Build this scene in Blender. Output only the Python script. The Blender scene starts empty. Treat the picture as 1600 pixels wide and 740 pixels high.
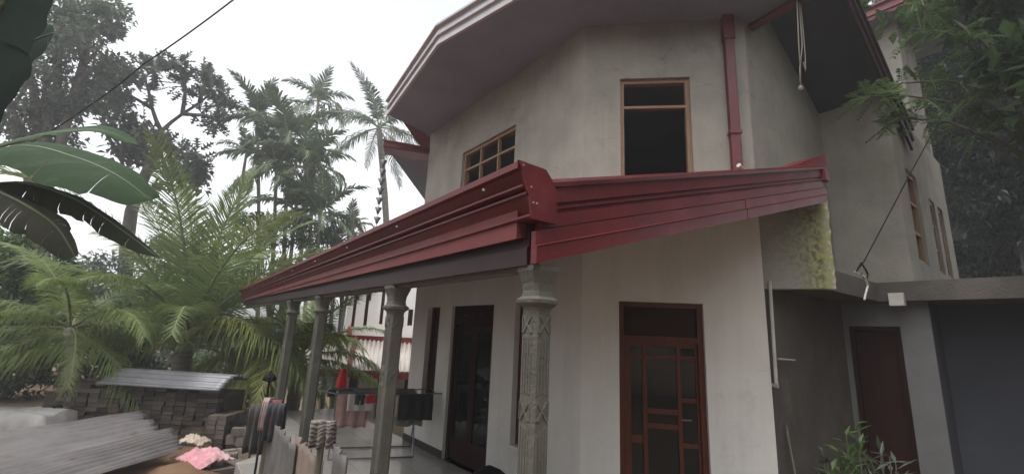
import bpy, math, random
from mathutils import Vector as V, Matrix, noise
random.seed(7)
R = math.radians
sc = bpy.context.scene
col = sc.collection
# ------------------------------------------------------------------ camera
FPX, PITCH, ROLL, YAW, CZ = 690.5, R(12.415), R(2.658), R(37.1), 1.75
fw = V((math.sin(YAW)*math.cos(PITCH), math.cos(YAW)*math.cos(PITCH), math.sin(PITCH)))
rt0 = V((math.cos(YAW), -math.sin(YAW), 0)); up0 = rt0.cross(fw)
rt = rt0*math.cos(ROLL) + up0*math.sin(ROLL); up = -rt0*math.sin(ROLL) + up0*math.cos(ROLL)
C0 = V((0, 0, CZ))
cam = bpy.data.cameras.new('camera'); cam.sensor_width = 36; cam.lens = FPX/1600*36
cam.clip_start = 0.05; cam.clip_end = 2000
co = bpy.data.objects.new('camera', cam); col.objects.link(co)
m = Matrix((rt, up, -fw)).transposed().to_4x4(); m.translation = C0; co.matrix_world = m
sc.camera = co
# ------------------------------------------------------------------ sky, sun, exposure
SUN_EL, SUN_AZ = R(66), R(250)      # azimuth measured from +Y towards +X
w = bpy.data.worlds.new('World'); sc.world = w; w.use_nodes = True
nt = w.node_tree; bg = nt.nodes['Background']
sky = nt.nodes.new('ShaderNodeTexSky'); sky.sky_type = 'NISHITA'; sky.sun_disc = False
sky.sun_elevation = SUN_EL; sky.sun_rotation = SUN_AZ
sky.air_density = 1.0; sky.dust_density = 3.0; sky.ozone_density = 1.0
hs = nt.nodes.new('ShaderNodeHueSaturation'); hs.inputs['Saturation'].default_value = 0.12
nt.links.new(sky.outputs[0], hs.inputs['Color']); nt.links.new(hs.outputs[0], bg.inputs[0])
bg.inputs[1].default_value = 0.15
sl = bpy.data.lights.new('sun', 'SUN'); sl.energy = 0.5; sl.angle = R(25); sl.color = (1, .97, .93)
so = bpy.data.objects.new('sun', sl); col.objects.link(so)
sd = V((math.sin(SUN_AZ)*math.cos(SUN_EL), math.cos(SUN_AZ)*math.cos(SUN_EL), math.sin(SUN_EL)))
so.rotation_euler = sd.to_track_quat('Z', 'Y').to_euler(); so.location = (0, 0, 30)
sc.view_settings.view_transform = 'Standard'; sc.view_settings.look = 'None'
sc.view_settings.gamma = 1; sc.view_settings.use_curve_mapping = False
sc.view_settings.exposure = 1.28
sc.cycles.max_bounces = 8; sc.cycles.transparent_max_bounces = 8
# ------------------------------------------------------------------ pixel helpers (photo pixel -> direction)
def ray(x, y): return fw + rt*((x-800)/FPX) - up*((y-370)/FPX)
def at(x, y, d): return C0 + ray(x, y)*d
def hz(x, y, z): d = ray(x, y); return C0 + d*((z-CZ)/d.z)
def hx(x, y, X): d = ray(x, y); return C0 + d*(X/d.x)
def hy(x, y, Y): d = ray(x, y); return C0 + d*(Y/d.y)
def hp(x, y, P, n): d = ray(x, y); return C0 + d*((P-C0).dot(n)/d.dot(n))
# ------------------------------------------------------------------ materials
def nd(t, k, **kw):
    n = t.nodes.new(k)
    for a, b in kw.items(): setattr(n, a, b)
    return n
def mat(name, c1, c2=None, scale=4, rough=.8, bump=0.0, bscale=60, metal=0, spec=.5, stretch=(1, 1, 1), c3=None, s3=1.2, th3=.55,
        rnd=0.0, coat=0, trans=0, transl=0, sheen=0, wave=None, streak=0, crack=0):
    M = bpy.data.materials.new(name); M.use_nodes = True; t = M.node_tree; b = t.nodes['Principled BSDF']
    L = t.links.new
    b.inputs['Roughness'].default_value = rough; b.inputs['Metallic'].default_value = metal
    b.inputs['Specular IOR Level'].default_value = spec; b.inputs['Coat Weight'].default_value = coat
    b.inputs['Coat Roughness'].default_value = .15
    b.inputs['Transmission Weight'].default_value = trans; b.inputs['Sheen Weight'].default_value = sheen
    c2 = c2 or tuple(x*.8 for x in c1)
    tc = nd(t, 'ShaderNodeTexCoord'); mp = nd(t, 'ShaderNodeMapping'); mp.inputs['Scale'].default_value = stretch
    L(tc.outputs['Object'], mp.inputs[0])
    n = nd(t, 'ShaderNodeTexNoise'); n.inputs['Scale'].default_value = scale; n.inputs['Detail'].default_value = 8; n.inputs['Roughness'].default_value = .62
    L(mp.outputs[0], n.inputs['Vector'])
    r = nd(t, 'ShaderNodeMapRange'); r.inputs[1].default_value = .33; r.inputs[2].default_value = .67; L(n.outputs[0], r.inputs[0])
    mx = nd(t, 'ShaderNodeMix', data_type='RGBA'); mx.inputs[6].default_value = (*c1, 1); mx.inputs[7].default_value = (*c2, 1)
    L(r.outputs[0], mx.inputs[0]); out = mx.outputs[2]
    if c3:
        n3 = nd(t, 'ShaderNodeTexNoise'); n3.inputs['Scale'].default_value = s3; n3.inputs['Detail'].default_value = 9; n3.inputs['Roughness'].default_value = .7
        L(mp.outputs[0], n3.inputs['Vector'])
        r3 = nd(t, 'ShaderNodeMapRange'); r3.inputs[1].default_value = th3; r3.inputs[2].default_value = th3+.14; L(n3.outputs[0], r3.inputs[0])
        m3 = nd(t, 'ShaderNodeMix', data_type='RGBA'); L(r3.outputs[0], m3.inputs[0]); L(out, m3.inputs[6]); m3.inputs[7].default_value = (*c3, 1); out = m3.outputs[2]
    if streak:
        ms_ = nd(t, 'ShaderNodeMapping'); ms_.inputs['Scale'].default_value = (4.5, 4.5, .35); L(tc.outputs['Object'], ms_.inputs[0])
        ns = nd(t, 'ShaderNodeTexNoise'); ns.inputs['Scale'].default_value = 1.6; ns.inputs['Detail'].default_value = 7; ns.inputs['Roughness'].default_value = .65; L(ms_.outputs[0], ns.inputs['Vector'])
        rs_ = nd(t, 'ShaderNodeMapRange'); rs_.inputs[1].default_value = .48; rs_.inputs[2].default_value = .72; rs_.inputs[3].default_value = 0; rs_.inputs[4].default_value = streak; L(ns.outputs[0], rs_.inputs[0])
        mk = nd(t, 'ShaderNodeMix', data_type='RGBA'); L(rs_.outputs[0], mk.inputs[0]); L(out, mk.inputs[6]); mk.inputs[7].default_value = tuple(x*.45 for x in c2)+(1,); out = mk.outputs[2]
    if crack:
        nw = nd(t, 'ShaderNodeTexNoise'); nw.inputs['Scale'].default_value = 2.5; nw.inputs['Detail'].default_value = 4; L(tc.outputs['Object'], nw.inputs['Vector'])
        va = nd(t, 'ShaderNodeVectorMath', operation='MULTIPLY_ADD'); va.inputs[1].default_value = (.5, .5, .5); L(nw.outputs[1], va.inputs[0]); L(tc.outputs['Object'], va.inputs[2])
        vo = nd(t, 'ShaderNodeTexVoronoi', feature='DISTANCE_TO_EDGE'); vo.inputs['Scale'].default_value = 1.1; L(va.outputs[0], vo.inputs['Vector'])
        rc_ = nd(t, 'ShaderNodeMapRange'); rc_.inputs[1].default_value = .0; rc_.inputs[2].default_value = .006; rc_.inputs[3].default_value = crack; rc_.inputs[4].default_value = 0; L(vo.outputs[0], rc_.inputs[0])
        mq = nd(t, 'ShaderNodeMath', operation='MULTIPLY'); L(rc_.outputs[0], mq.inputs[0]); L(r.outputs[0], mq.inputs[1])
        mk2 = nd(t, 'ShaderNodeMix', data_type='RGBA'); L(mq.outputs[0], mk2.inputs[0]); L(out, mk2.inputs[6]); mk2.inputs[7].default_value = tuple(x*.35 for x in c2)+(1,); out = mk2.outputs[2]
    if wave:
        wv = nd(t, 'ShaderNodeTexWave', bands_direction=wave[0]); wv.inputs['Scale'].default_value = wave[1]; wv.inputs['Distortion'].default_value = wave[3]
        L(tc.outputs['Object'], wv.inputs['Vector'])
        mw = nd(t, 'ShaderNodeMix', data_type='RGBA'); L(wv.outputs[0], mw.inputs[0]); L(out, mw.inputs[6]); mw.inputs[7].default_value = (*wave[2], 1); out = mw.outputs[2]
    if rnd:
        oi = nd(t, 'ShaderNodeObjectInfo'); rr = nd(t, 'ShaderNodeMapRange'); rr.inputs[3].default_value = 1-rnd; rr.inputs[4].default_value = 1+rnd
        L(oi.outputs['Random'], rr.inputs[0]); h = nd(t, 'ShaderNodeHueSaturation'); L(rr.outputs[0], h.inputs['Value']); L(out, h.inputs['Color']); out = h.outputs[0]
    L(out, b.inputs['Base Color'])
    if bump:
        nb = nd(t, 'ShaderNodeTexNoise'); nb.inputs['Scale'].default_value = bscale; nb.inputs['Detail'].default_value = 5
        L(mp.outputs[0], nb.inputs['Vector']); bp = nd(t, 'ShaderNodeBump'); bp.inputs['Strength'].default_value = bump; bp.inputs['Distance'].default_value = .02
        L(nb.outputs[0], bp.inputs['Height']); L(bp.outputs[0], b.inputs['Normal'])
    if transl:
        tl = nd(t, 'ShaderNodeBsdfTranslucent'); ms = nd(t, 'ShaderNodeMixShader'); ms.inputs[0].default_value = transl
        hh = nd(t, 'ShaderNodeHueSaturation'); hh.inputs['Value'].default_value = 1.5; L(out, hh.inputs['Color']); L(hh.outputs[0], tl.inputs[0])
        L(b.outputs[0], ms.inputs[1]); L(tl.outputs[0], ms.inputs[2]); L(ms.outputs[0], t.nodes['Material Output'].inputs[0])
    return M
M = {}
M['cement'] = mat('cement_plaster', (.315, .296, .257), (.24, .226, .195), 1.9, .92, .3, 45, c3=(.21, .197, .17), s3=1.1, th3=.55, streak=.15, crack=.5)
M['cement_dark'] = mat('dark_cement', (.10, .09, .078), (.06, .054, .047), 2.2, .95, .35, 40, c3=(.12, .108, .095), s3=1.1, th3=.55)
M['paint'] = mat('white_wall_paint', (.74, .715, .68), (.66, .635, .60), 1.3, .8, .12, 50, c3=(.54, .515, .48), s3=1.6, th3=.60, streak=.15, crack=.2)
M['paint_grey'] = mat('shade_grey_wall_paint', (.050, .054, .068), (.038, .042, .054), 1.5, .85, .15, 50)  # bluish grey darkened so the paint itself holds the right-hand shade
M['paint_side'] = mat('shaded_grey_wall_paint', (.17, .17, .172), (.13, .13, .132), 1.6, .85, .15, 50, c3=(.12, .12, .12), s3=1.8, th3=.58)  # wall paint greyed down to carry the shade around the side door
M['maroon'] = mat('maroon_paint', (.140, .006, .010), (.095, .005, .008), 3, .45, .08, 30, coat=.06, c3=(.155, .028, .032), s3=2.2, th3=.53, streak=.3)
M['maroon_sky_pale'] = mat('sky_paled_maroon_paint', (.42, .39, .405), (.33, .30, .315), 3, .4, .05, 30, coat=.2)  # sky reflection on the upper gutter painted in as a pale tone
M['maroon_shade'] = mat('shade_dark_maroon_paint', (.035, .006, .011), (.025, .005, .009), 4, .5, .05, 30)  # darker copy of the maroon, with the shadow under the gutter painted in
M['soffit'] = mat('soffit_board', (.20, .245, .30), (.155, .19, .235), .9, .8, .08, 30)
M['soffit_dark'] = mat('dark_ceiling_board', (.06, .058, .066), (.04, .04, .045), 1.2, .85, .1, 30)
M['wood'] = mat('window_frame_wood', (.28, .165, .088), (.20, .118, .065), 6, .6, .1, 30, stretch=(6, 6, 1))
M['door'] = mat('red_brown_door_wood', (.115, .026, .010), (.075, .017, .008), 5, .38, .08, 25, stretch=(5, 5, 1), spec=.3, coat=.05)
M['door_dark'] = mat('dark_door_wood', (.032, .009, .007), (.022, .007, .005), 5, .5, .08, 25, stretch=(5, 5, 1), spec=.2)
M['glass'] = mat('tinted_glass', (.012, .013, .013), (.014, .015, .015), 2, .05, spec=.35)
M['concrete'] = mat('column_concrete', (.135, .13, .108), (.09, .086, .072), 5, .9, .35, 50, c3=(.08, .085, .06), s3=3.5, th3=.58)
M['roof_tile'] = mat('roof_sheet_red', (.20, .04, .04), (.15, .03, .03), 3, .6, .1, 30)
M['zinc'] = mat('weathered_zinc', (.215, .20, .198), (.15, .138, .135), 2.4, .6, .15, 40, metal=.25, c3=(.13, .10, .085), s3=3.2, th3=.57)
M['zinc_dark'] = mat('dark_zinc', (.20, .20, .215), (.14, .14, .15), 3, .45, .08, 40, metal=.45)
M['zinc_rust'] = mat('dull_sheet', (.15, .142, .135), (.095, .088, .082), 3, .65, .1, 30, metal=.2, c3=(.12, .09, .07), s3=3, th3=.55)
M['zinc_light'] = mat('pale_roof_sheet', (.50, .46, .42), (.42, .38, .34), 2, .6, .05, 30)
M['brick'] = mat('raw_brick', (.105, .083, .066), (.062, .05, .041), 9, .95, .5, 60, rnd=.5, c3=(.14, .125, .10), s3=6, th3=.55)
M['brick_core'] = mat('brick_core', (.05, .038, .03), None, 6, .95)
M['block'] = mat('grey_block', (.22, .19, .16), (.15, .125, .10), 8, .95, .5, 60, rnd=.35)
M['sand'] = mat('orange_sand', (.235, .135, .075), (.16, .09, .05), 3, .97, .5, 70, c3=(.22, .12, .06), s3=2.2, th3=.57)
M['soil'] = mat('brown_soil', (.21, .12, .065), (.14, .085, .05), 1.2, .97, .5, 40, c3=(.07, .09, .03), s3=.35, th3=.5)
M['tile'] = mat('floor_tile', (.34, .32, .30), (.29, .27, .255), 2, .16, .02, 20, rnd=.05)
M['grout'] = mat('grout', (.30, .28, .26), None, 5, .9)
M['skirting'] = mat('dark_skirting', (.05, .045, .045), None, 5, .4)
M['pvc'] = mat('white_pvc', (.55, .53, .50), (.45, .43, .40), 5, .45)
M['black'] = mat('black_plastic', (.012, .012, .014), None, 5, .75, spec=.15)
M['steel'] = mat('rack_steel', (.26, .26, .27), (.2, .2, .21), 5, .35, metal=.8)
M['rope'] = mat('jute_rope', (.17, .155, .125), None, 30, .95)
M['bark'] = mat('grey_bark', (.15, .13, .105), (.09, .078, .06), 5, .95, .6, 25, stretch=(1, 1, .35))
M['palm_bark'] = mat('palm_trunk', (.21, .19, .16), (.12, .105, .085), 4, .95, .5, 20, stretch=(.5, .5, 6))
def leafm(n, c1, c2, transl=.25, rough=.5, rnd=.2, scale=1.3): return mat(n, c1, c2, scale, rough, spec=.4, rnd=rnd, transl=transl)
M['leaf_dark'] = leafm('dark_leaf', (.035, .062, .024), (.055, .090, .032))
M['leaf_mid'] = leafm('mid_leaf', (.060, .115, .030), (.095, .150, .045))
M['leaf_bright'] = leafm('bright_leaf', (.10, .19, .04), (.07, .13, .03))
M['leaf_light'] = leafm('light_leaf', (.12, .19, .07), (.09, .14, .055))
M['leaf_grey'] = leafm('grey_green_leaf', (.085, .11, .075), (.12, .145, .10))  # pale breadfruit underside; the lighter grey also stands in for haze
M['leaf_shade'] = leafm('deep_shade_leaf', (.020, .032, .020), (.030, .045, .028), .12)  # near-black green, deep shade of the right-hand trees put into the colour
M['palm_leaf'] = leafm('palm_leaflet', (.115, .165, .052), (.165, .205, .065))
M['palm_yellow'] = leafm('yellowing_palm_leaflet', (.25, .25, .06), (.17, .20, .05))
M['palm_far'] = leafm('areca_leaflet', (.055, .085, .042), (.08, .11, .05))
M['rachis'] = mat('frond_stalk', (.17, .19, .08), (.12, .13, .06), 4, .6)
M['banana'] = mat('banana_leaf', (.055, .105, .045), (.042, .078, .038), 1.5, .65, .3, 8, stretch=(1, 8, 1), spec=.2, transl=.4, c3=(.10, .15, .07), s3=2)
M['banana_old'] = mat('torn_banana_leaf', (.040, .047, .034), (.065, .066, .048), 2, .9, .2, 10, spec=.1, transl=.2)
M['banana_dark'] = mat('dark_banana_leaf', (.028, .048, .034), (.020, .036, .028), 2, .85, .2, 10, spec=.15, transl=.08)
M['banana_rib'] = mat('banana_midrib', (.11, .14, .07), None, 3, .5)
def cloth(n, c, c2=None, **k): return mat('cloth_'+n, c, c2, 6, .95, .15, 120, sheen=.2, **k)
# mossy plaster: white paint overgrown towards its broken outer edge
def moss_mat():
    mm = mat('mossy_plaster', (.34, .325, .295), (.27, .255, .23), 2.2, .95, .4, 40)
    t = mm.node_tree; L = t.links.new; b = t.nodes['Principled BSDF']; src = b.inputs['Base Color'].links[0].from_socket
    tc = nd(t, 'ShaderNodeTexCoord'); sx = nd(t, 'ShaderNodeSeparateXYZ'); L(tc.outputs['Object'], sx.inputs[0])
    n = nd(t, 'ShaderNodeTexNoise'); n.inputs['Scale'].default_value = 3.2; n.inputs['Detail'].default_value = 8; n.inputs['Roughness'].default_value = .7; L(tc.outputs['Object'], n.inputs['Vector'])
    a = nd(t, 'ShaderNodeMapRange'); a.inputs[1].default_value = 1.30; a.inputs[2].default_value = 1.70; L(sx.outputs[0], a.inputs[0])
    z = nd(t, 'ShaderNodeMath', operation='ADD'); L(a.outputs[0], z.inputs[0]); L(n.outputs[0], z.inputs[1])
    r = nd(t, 'ShaderNodeMapRange'); r.inputs[1].default_value = .72; r.inputs[2].default_value = 1.5; L(z.outputs[0], r.inputs[0])
    n2 = nd(t, 'ShaderNodeTexNoise'); n2.inputs['Scale'].default_value = 22; n2.inputs['Detail'].default_value = 6; L(tc.outputs['Object'], n2.inputs['Vector'])
    r2 = nd(t, 'ShaderNodeMapRange'); r2.inputs[1].default_value = .42; r2.inputs[2].default_value = .6; L(n2.outputs[0], r2.inputs[0])
    mg = nd(t, 'ShaderNodeMix', data_type='RGBA'); mg.inputs[6].default_value = (.25, .26, .09, 1); mg.inputs[7].default_value = (.07, .078, .03, 1); L(r2.outputs[0], mg.inputs[0])
    mx = nd(t, 'ShaderNodeMix', data_type='RGBA'); L(r.outputs[0], mx.inputs[0]); L(src, mx.inputs[6]); L(mg.outputs[2], mx.inputs[7])
    # bare, flaking rim
    e = nd(t, 'ShaderNodeMapRange'); e.inputs[1].default_value = 1.66; e.inputs[2].default_value = 1.74; L(sx.outputs[0], e.inputs[0])
    e2 = nd(t, 'ShaderNodeMath', operation='MULTIPLY'); L(e.outputs[0], e2.inputs[0]); L(r2.outputs[0], e2.inputs[1])
    m2 = nd(t, 'ShaderNodeMix', data_type='RGBA'); L(e2.outputs[0], m2.inputs[0]); L(mx.outputs[2], m2.inputs[6]); m2.inputs[7].default_value = (.40, .37, .30, 1)
    L(m2.outputs[2], b.inputs['Base Color']); return mm
M['moss'] = moss_mat()
# ------------------------------------------------------------------ mesh helpers
ORG = {}
def props(o, label=None, cat=None, group=None, kind=None):
    for k, v in (('label', label), ('category', cat), ('group', group), ('kind', kind)):
        if v: o[k] = v
    return o
def empty(name, loc, label, cat, group=None):
    o = bpy.data.objects.new(name, None); o.empty_display_size = .2; col.objects.link(o); o.location = loc
    ORG[o.name] = V(loc); return props(o, label, cat, group)
class B:
    def __init__(s): s.v = []; s.f = []; s.mi = []; s.cur = 0
    def add(s, vs, fs):
        n = len(s.v); s.v += [V(p) for p in vs]; s.f += [tuple(i+n for i in f) for f in fs]; s.mi += [s.cur]*len(fs); return s
    def box(s, a, b):
        x0, y0, z0 = a; x1, y1, z1 = b
        return s.add([(x0,y0,z0),(x1,y0,z0),(x1,y1,z0),(x0,y1,z0),(x0,y0,z1),(x1,y0,z1),(x1,y1,z1),(x0,y1,z1)],
                     [(0,3,2,1),(4,5,6,7),(0,1,5,4),(1,2,6,5),(2,3,7,6),(3,0,4,7)])
    def obox(s, o, ax, ay, az):    # corner o and three edge vectors
        o, ax, ay, az = V(o), V(ax), V(ay), V(az)
        return s.add([o, o+ax, o+ax+ay, o+ay, o+az, o+ax+az, o+ax+ay+az, o+ay+az],
                     [(0,3,2,1),(4,5,6,7),(0,1,5,4),(1,2,6,5),(2,3,7,6),(3,0,4,7)])
    def prism(s, loop0, loop1):
        n = len(loop0); i0 = list(range(n))
        return s.add(list(loop0)+list(loop1), [tuple(reversed(i0)), tuple(i+n for i in i0)] + [(i, (i+1) % n, (i+1) % n+n, i+n) for i in i0])
    def slab(s, poly, z0, z1):
        zf = (lambda p, z: z(p) if callable(z) else z)
        return s.prism([(p[0], p[1], zf(p, z0)) for p in poly], [(p[0], p[1], zf(p, z1)) for p in poly])
    def tube(s, pts, rad, n=6, cap=True):
        pts = [V(p) for p in pts]; k = len(pts); rs = rad if isinstance(rad, (list, tuple)) else [rad]*k
        rings = []; prev = None
        for i, p in enumerate(pts):
            t = (pts[min(i+1, k-1)]-pts[max(i-1, 0)])
            t = t.normalized() if t.length > 1e-9 else V((0, 0, 1))
            if prev is None: a = t.orthogonal().normalized()
            else:
                a = prev - t*prev.dot(t); a = a.normalized() if a.length > 1e-6 else t.orthogonal().normalized()
            prev = a; b = t.cross(a)
            rings.append([p + (a*math.cos(2*math.pi*j/n)+b*math.sin(2*math.pi*j/n))*rs[i] for j in range(n)])
        fs = [(i*n+j, i*n+(j+1) % n, (i+1)*n+(j+1) % n, (i+1)*n+j) for i in range(k-1) for j in range(n)]
        if cap: fs += [tuple(reversed(range(n))), tuple((k-1)*n+j for j in range(n))]
        return s.add([q for r in rings for q in r], fs)
    def lathe(s, c, prof, n=12, ax=None):
        c = V(c); k = len(prof); vs = []
        for r, z in prof: vs += [c+V((r*math.cos(2*math.pi*j/n), r*math.sin(2*math.pi*j/n), z)) for j in range(n)]
        fs = [(i*n+j, i*n+(j+1) % n, (i+1)*n+(j+1) % n, (i+1)*n+j) for i in range(k-1) for j in range(n)]
        fs += [tuple(reversed(range(n))), tuple((k-1)*n+j for j in range(n))]
        return s.add(vs, fs)
    def build(s, name, mats, parent=None, smooth=False, label=None, cat=None, group=None, kind=None, loc=None, solid=0, bevel=0):
        if parent is not None: off = ORG[parent.name]
        elif loc is not None: off = V(loc)
        else: off = V((0, 0, 0))
        me = bpy.data.meshes.new(name); me.from_pydata([tuple(p-off) for p in s.v], [], s.f)
        for q in (mats if isinstance(mats, (list, tuple)) else [mats]): me.materials.append(M[q] if isinstance(q, str) else q)
        me.polygons.foreach_set('material_index', s.mi)
        if smooth: me.polygons.foreach_set('use_smooth', [True]*len(me.polygons))
        me.update()
        o = bpy.data.objects.new(name, me); col.objects.link(o); o.parent = parent
        if parent is None: o.location = off
        ORG[o.name] = off
        if solid: md = o.modifiers.new('thickness', 'SOLIDIFY'); md.thickness = solid; md.offset = 0
        if bevel: md = o.modifiers.new('bevel', 'BEVEL'); md.width = bevel; md.segments = 2; md.limit_method = 'ANGLE'
        return props(o, label, cat, group, kind)
def inst(name, me, parent, loc, rot=(0, 0, 0), scale=(1, 1, 1)):
    o = bpy.data.objects.new(name, me); col.objects.link(o); o.parent = parent
    off = ORG[parent.name] if parent is not None else V((0, 0, 0))
    o.location = V(loc)-off; o.rotation_euler = rot; o.scale = scale; ORG[o.name] = off; return o
def wall(Bd, P, d, n, L, z0, z1, th, opens):
    """wall from P along unit d, outward normal n, thickness th inward, with rectangular openings (s0,s1,za,zb)"""
    P, d, n = V(P), V(d), V(n); ss = sorted({0, L, *[q for o in opens for q in o[:2]]}); zs = sorted({z0, z1, *[q for o in opens for q in o[2:]]})
    def pt(s, z, k): q = P+d*s-n*k; return (q.x, q.y, z)
    for i in range(len(ss)-1):
        for j in range(len(zs)-1):
            sm, zm = (ss[i]+ss[i+1])/2, (zs[j]+zs[j+1])/2
            if any(o[0] < sm < o[1] and o[2] < zm < o[3] for o in opens): continue
            for k in (0, th): Bd.add([pt(ss[i], zs[j], k), pt(ss[i+1], zs[j], k), pt(ss[i+1], zs[j+1], k), pt(ss[i], zs[j+1], k)], [(0, 1, 2, 3)])
    rects = [(0, L, z0, z1)]+list(opens)
    for a, b, c, e in rects:
        for q in ([(a, c), (b, c)], [(b, c), (b, e)], [(b, e), (a, e)], [(a, e), (a, c)]):
            Bd.add([pt(*q[0], 0), pt(*q[1], 0), pt(*q[1], th), pt(*q[0], th)], [(0, 1, 2, 3)])
    return Bd
# ------------------------------------------------------------------ ground
def smooth01(t): t = max(0, min(1, t)); return t*t*(3-2*t)
def gh(x, y):
    d = x*.603+y*.798
    z = -.25 - 2.0*smooth01((d-10.5)/5)*smooth01((x+2.5)/4) - .5*smooth01((d-14)/20)
    z += .04*noise.noise((x*.8, y*.8, 0))
    if 0.9 < x and d < 10.8: z = min(z, -.27)
    return z
def make_ground():
    xs = [-300, -150, -80, -50, -35]+[-25+.6*i for i in range(84)]+[27, 35, 50, 80, 150, 300]
    b = B(); n = len(xs)
    vs = [(x, y+10, gh(x, y+10) - (0 if max(abs(x), abs(y)) < 60 else 1.5)) for y in xs for x in xs]
    b.add(vs, [(j*n+i, j*n+i+1, (j+1)*n+i+1, (j+1)*n+i) for j in range(n-1) for i in range(n-1)])
    b.build('ground', 'soil', smooth=True, kind='structure')
make_ground()
# ------------------------------------------------------------------ veranda floor
KX, KY = 3.41, 3.25
fl = B(); fl.slab([(1.02, 1.2), (5.4, 1.2), (4.6, 2.05), (3.45, 3.2), (3.45, 10.5), (1.9, 10.5), (1.80, 7.6), (1.02, 7.0)], -.30, -.012)
flo = fl.build('veranda_floor', 'grout', kind='structure')
tb = B(); tb.box((.003, .003, -.02), (.597, .597, 0)); t0 = tb.build('floor_tile', 'tile', flo)
first = True
for i in range(4):
    for j in range(15):
        x, y = 1.03+.6*i, 1.45+.6*j
        if y > 6.35 and x < 1.8: continue
        if x+.6+y+.6 > 6.62 and x+.6 > 3.44: continue
        if first: t0.location = (x, y, 0); first = False
        else: inst('floor_tile', t0.data, flo, (x, y, 0))
# ------------------------------------------------------------------ the house
D45 = V((.70711, -.70711, 0)); N45 = V((-.70711, -.70711, 0))
house = empty('house', (KX, KY, 0), 'two storey house with maroon veranda roof, bare cement upper wall and white lower wall', 'house')
PL, dL, nL = V((KX, 7.22, 0)), V((0, -1, 0)), V((-1, 0, 0))
PC = V((KX, KY, 0))
SL = [(.51, .92, .50, 2.13), (1.30, 2.39, 0, 2.13), (2.85, 3.26, .50, 2.13)]
ZS = 3.35
wall(B(), PL, dL, nL, 3.97, 0, ZS, .16, SL).build('wall', 'paint', house, label='white painted lower wall along the veranda')
wall(B(), PC, D45, N45, 1.80, 0, ZS, .16, [(.38, 1.21, 0, 2.14)]).build('wall', 'paint', house, label='white painted angled lower wall with the glazed front door')
W1 = (1.27, 2.68, 3.71, 4.61); W2 = (.41, 1.18, 3.38, 4.69)
wall(B(), PL, dL, nL, 3.97, ZS, 5.40, .16, [W1]).build('wall', 'cement', house, label='bare cement upper wall above the veranda roof')
wall(B(), PC, D45, N45, 1.80, ZS, 5.40, .16, [W2]).build('wall', 'cement', house, label='bare cement angled upper wall')
XB, YA = 6.86, 1.977
PA = V((4.683, YA, 0)); dX = V((1, 0, 0)); nY = V((0, -1, 0))
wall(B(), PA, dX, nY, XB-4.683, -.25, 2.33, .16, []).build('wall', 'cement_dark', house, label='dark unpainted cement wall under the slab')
DB = (.05, .56, 0, 2.05)
PB = V((XB, YA, 0))
wall(B(), PB, dL, nL, .836, -.25, 2.33, .16, [DB]).build('wall', 'paint_side', house, label='white wall with shade greyed into its paint around the dark side door')
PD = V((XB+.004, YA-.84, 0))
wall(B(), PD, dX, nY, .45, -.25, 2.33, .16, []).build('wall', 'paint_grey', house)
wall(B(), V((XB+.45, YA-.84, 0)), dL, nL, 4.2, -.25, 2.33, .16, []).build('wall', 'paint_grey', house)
wall(B(), PA, dX, nY, XB-4.683, 2.56, 5.85, .16, []).build('wall', 'cement', house)
wall(B(), PB, dL, nL, .736, 2.56, 5.20, .16, []).build('wall', 'cement', house)
PW = V((XB+.004, YA-.74, 0))
WC = [(.48, 1.05, 2.88, 4.12), (1.68, 2.05, 2.88, 3.98), (2.25, 2.62, 2.88, 3.98)]
wall(B(), PW, dX, nY, 3.1, 2.56, 4.9, .16, WC).build('wall', 'cement', house, label='bare cement side wall with narrow wooden windows')
rear = B()
for (x0, y0), (x1, y1) in (((KX+.02, 7.2), (4.9, 8.7)), ((4.9, 8.7), (10, 8.7)), ((10, 8.7), (10, 1.3))):
    d = V((x1-x0, y1-y0, 0)); n = V((-d.y, d.x, 0)).normalized()
    rear.obox((x0, y0, -.25), d, -n*.16, (0, 0, 5.65))
rear.build('rear_wall', 'cement', house)
inn = B(); inn.slab([(KX+.16, 7.0), (KX+.16, 3.4), (4.8, 2.1), (9.8, 2.1), (9.8, 8.5), (5, 8.5)], 2.95, 3.1); inn.slab([(KX+.16, 7.0), (KX+.16, 3.4), (4.8, 2.15), (9.8, 2.15), (9.8, 8.5), (5, 8.5)], -.2, -.014)
inn.build('interior_floor', 'cement_dark', house)
# skirting along the veranda wall
for a, b in ((0, 1.30), (2.39, 3.97)):
    sk = B(); sk.obox(PL+dL*a+nL*.012, dL*(b-a), -nL*.01, (0, 0, .10)); sk.build('skirting', 'skirting', house)
# slab over the side entrance and mossy upstand
SB = B(); SB.slab([(4.76, 2.04), (5.16, 1.60), (6.70, 1.55), (6.72, -3.2), (10, -3.2), (10, 1.2), (6.9, 1.2), (6.9, 2.04)], 2.335, 2.555)
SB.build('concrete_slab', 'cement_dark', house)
prof = [(1.802, 2.31), (2.44, 2.33)]
zz = 2.33
while zz < 3.40: prof.append((2.47+random.uniform(-.010, .012), zz)); zz += .045
prof += [(2.42, 3.44), (1.802, 3.44)]
SM = B(); SM.prism([PC+D45*s+V((0, 0, z)) for s, z in prof], [PC+D45*s-N45*.11+V((0, 0, z)) for s, z in prof])
SM.build('parapet', 'moss', house, label='mossy plaster upstand with broken edge at the end of the barge board')
def fb(Bd, P, d, n, s0, s1, k0, k1, z0, z1):
    return Bd.obox(P+d*s0-n*k1+V((0, 0, z0)), d*(s1-s0), n*(k1-k0), V((0, 0, z1-z0)))
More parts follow.
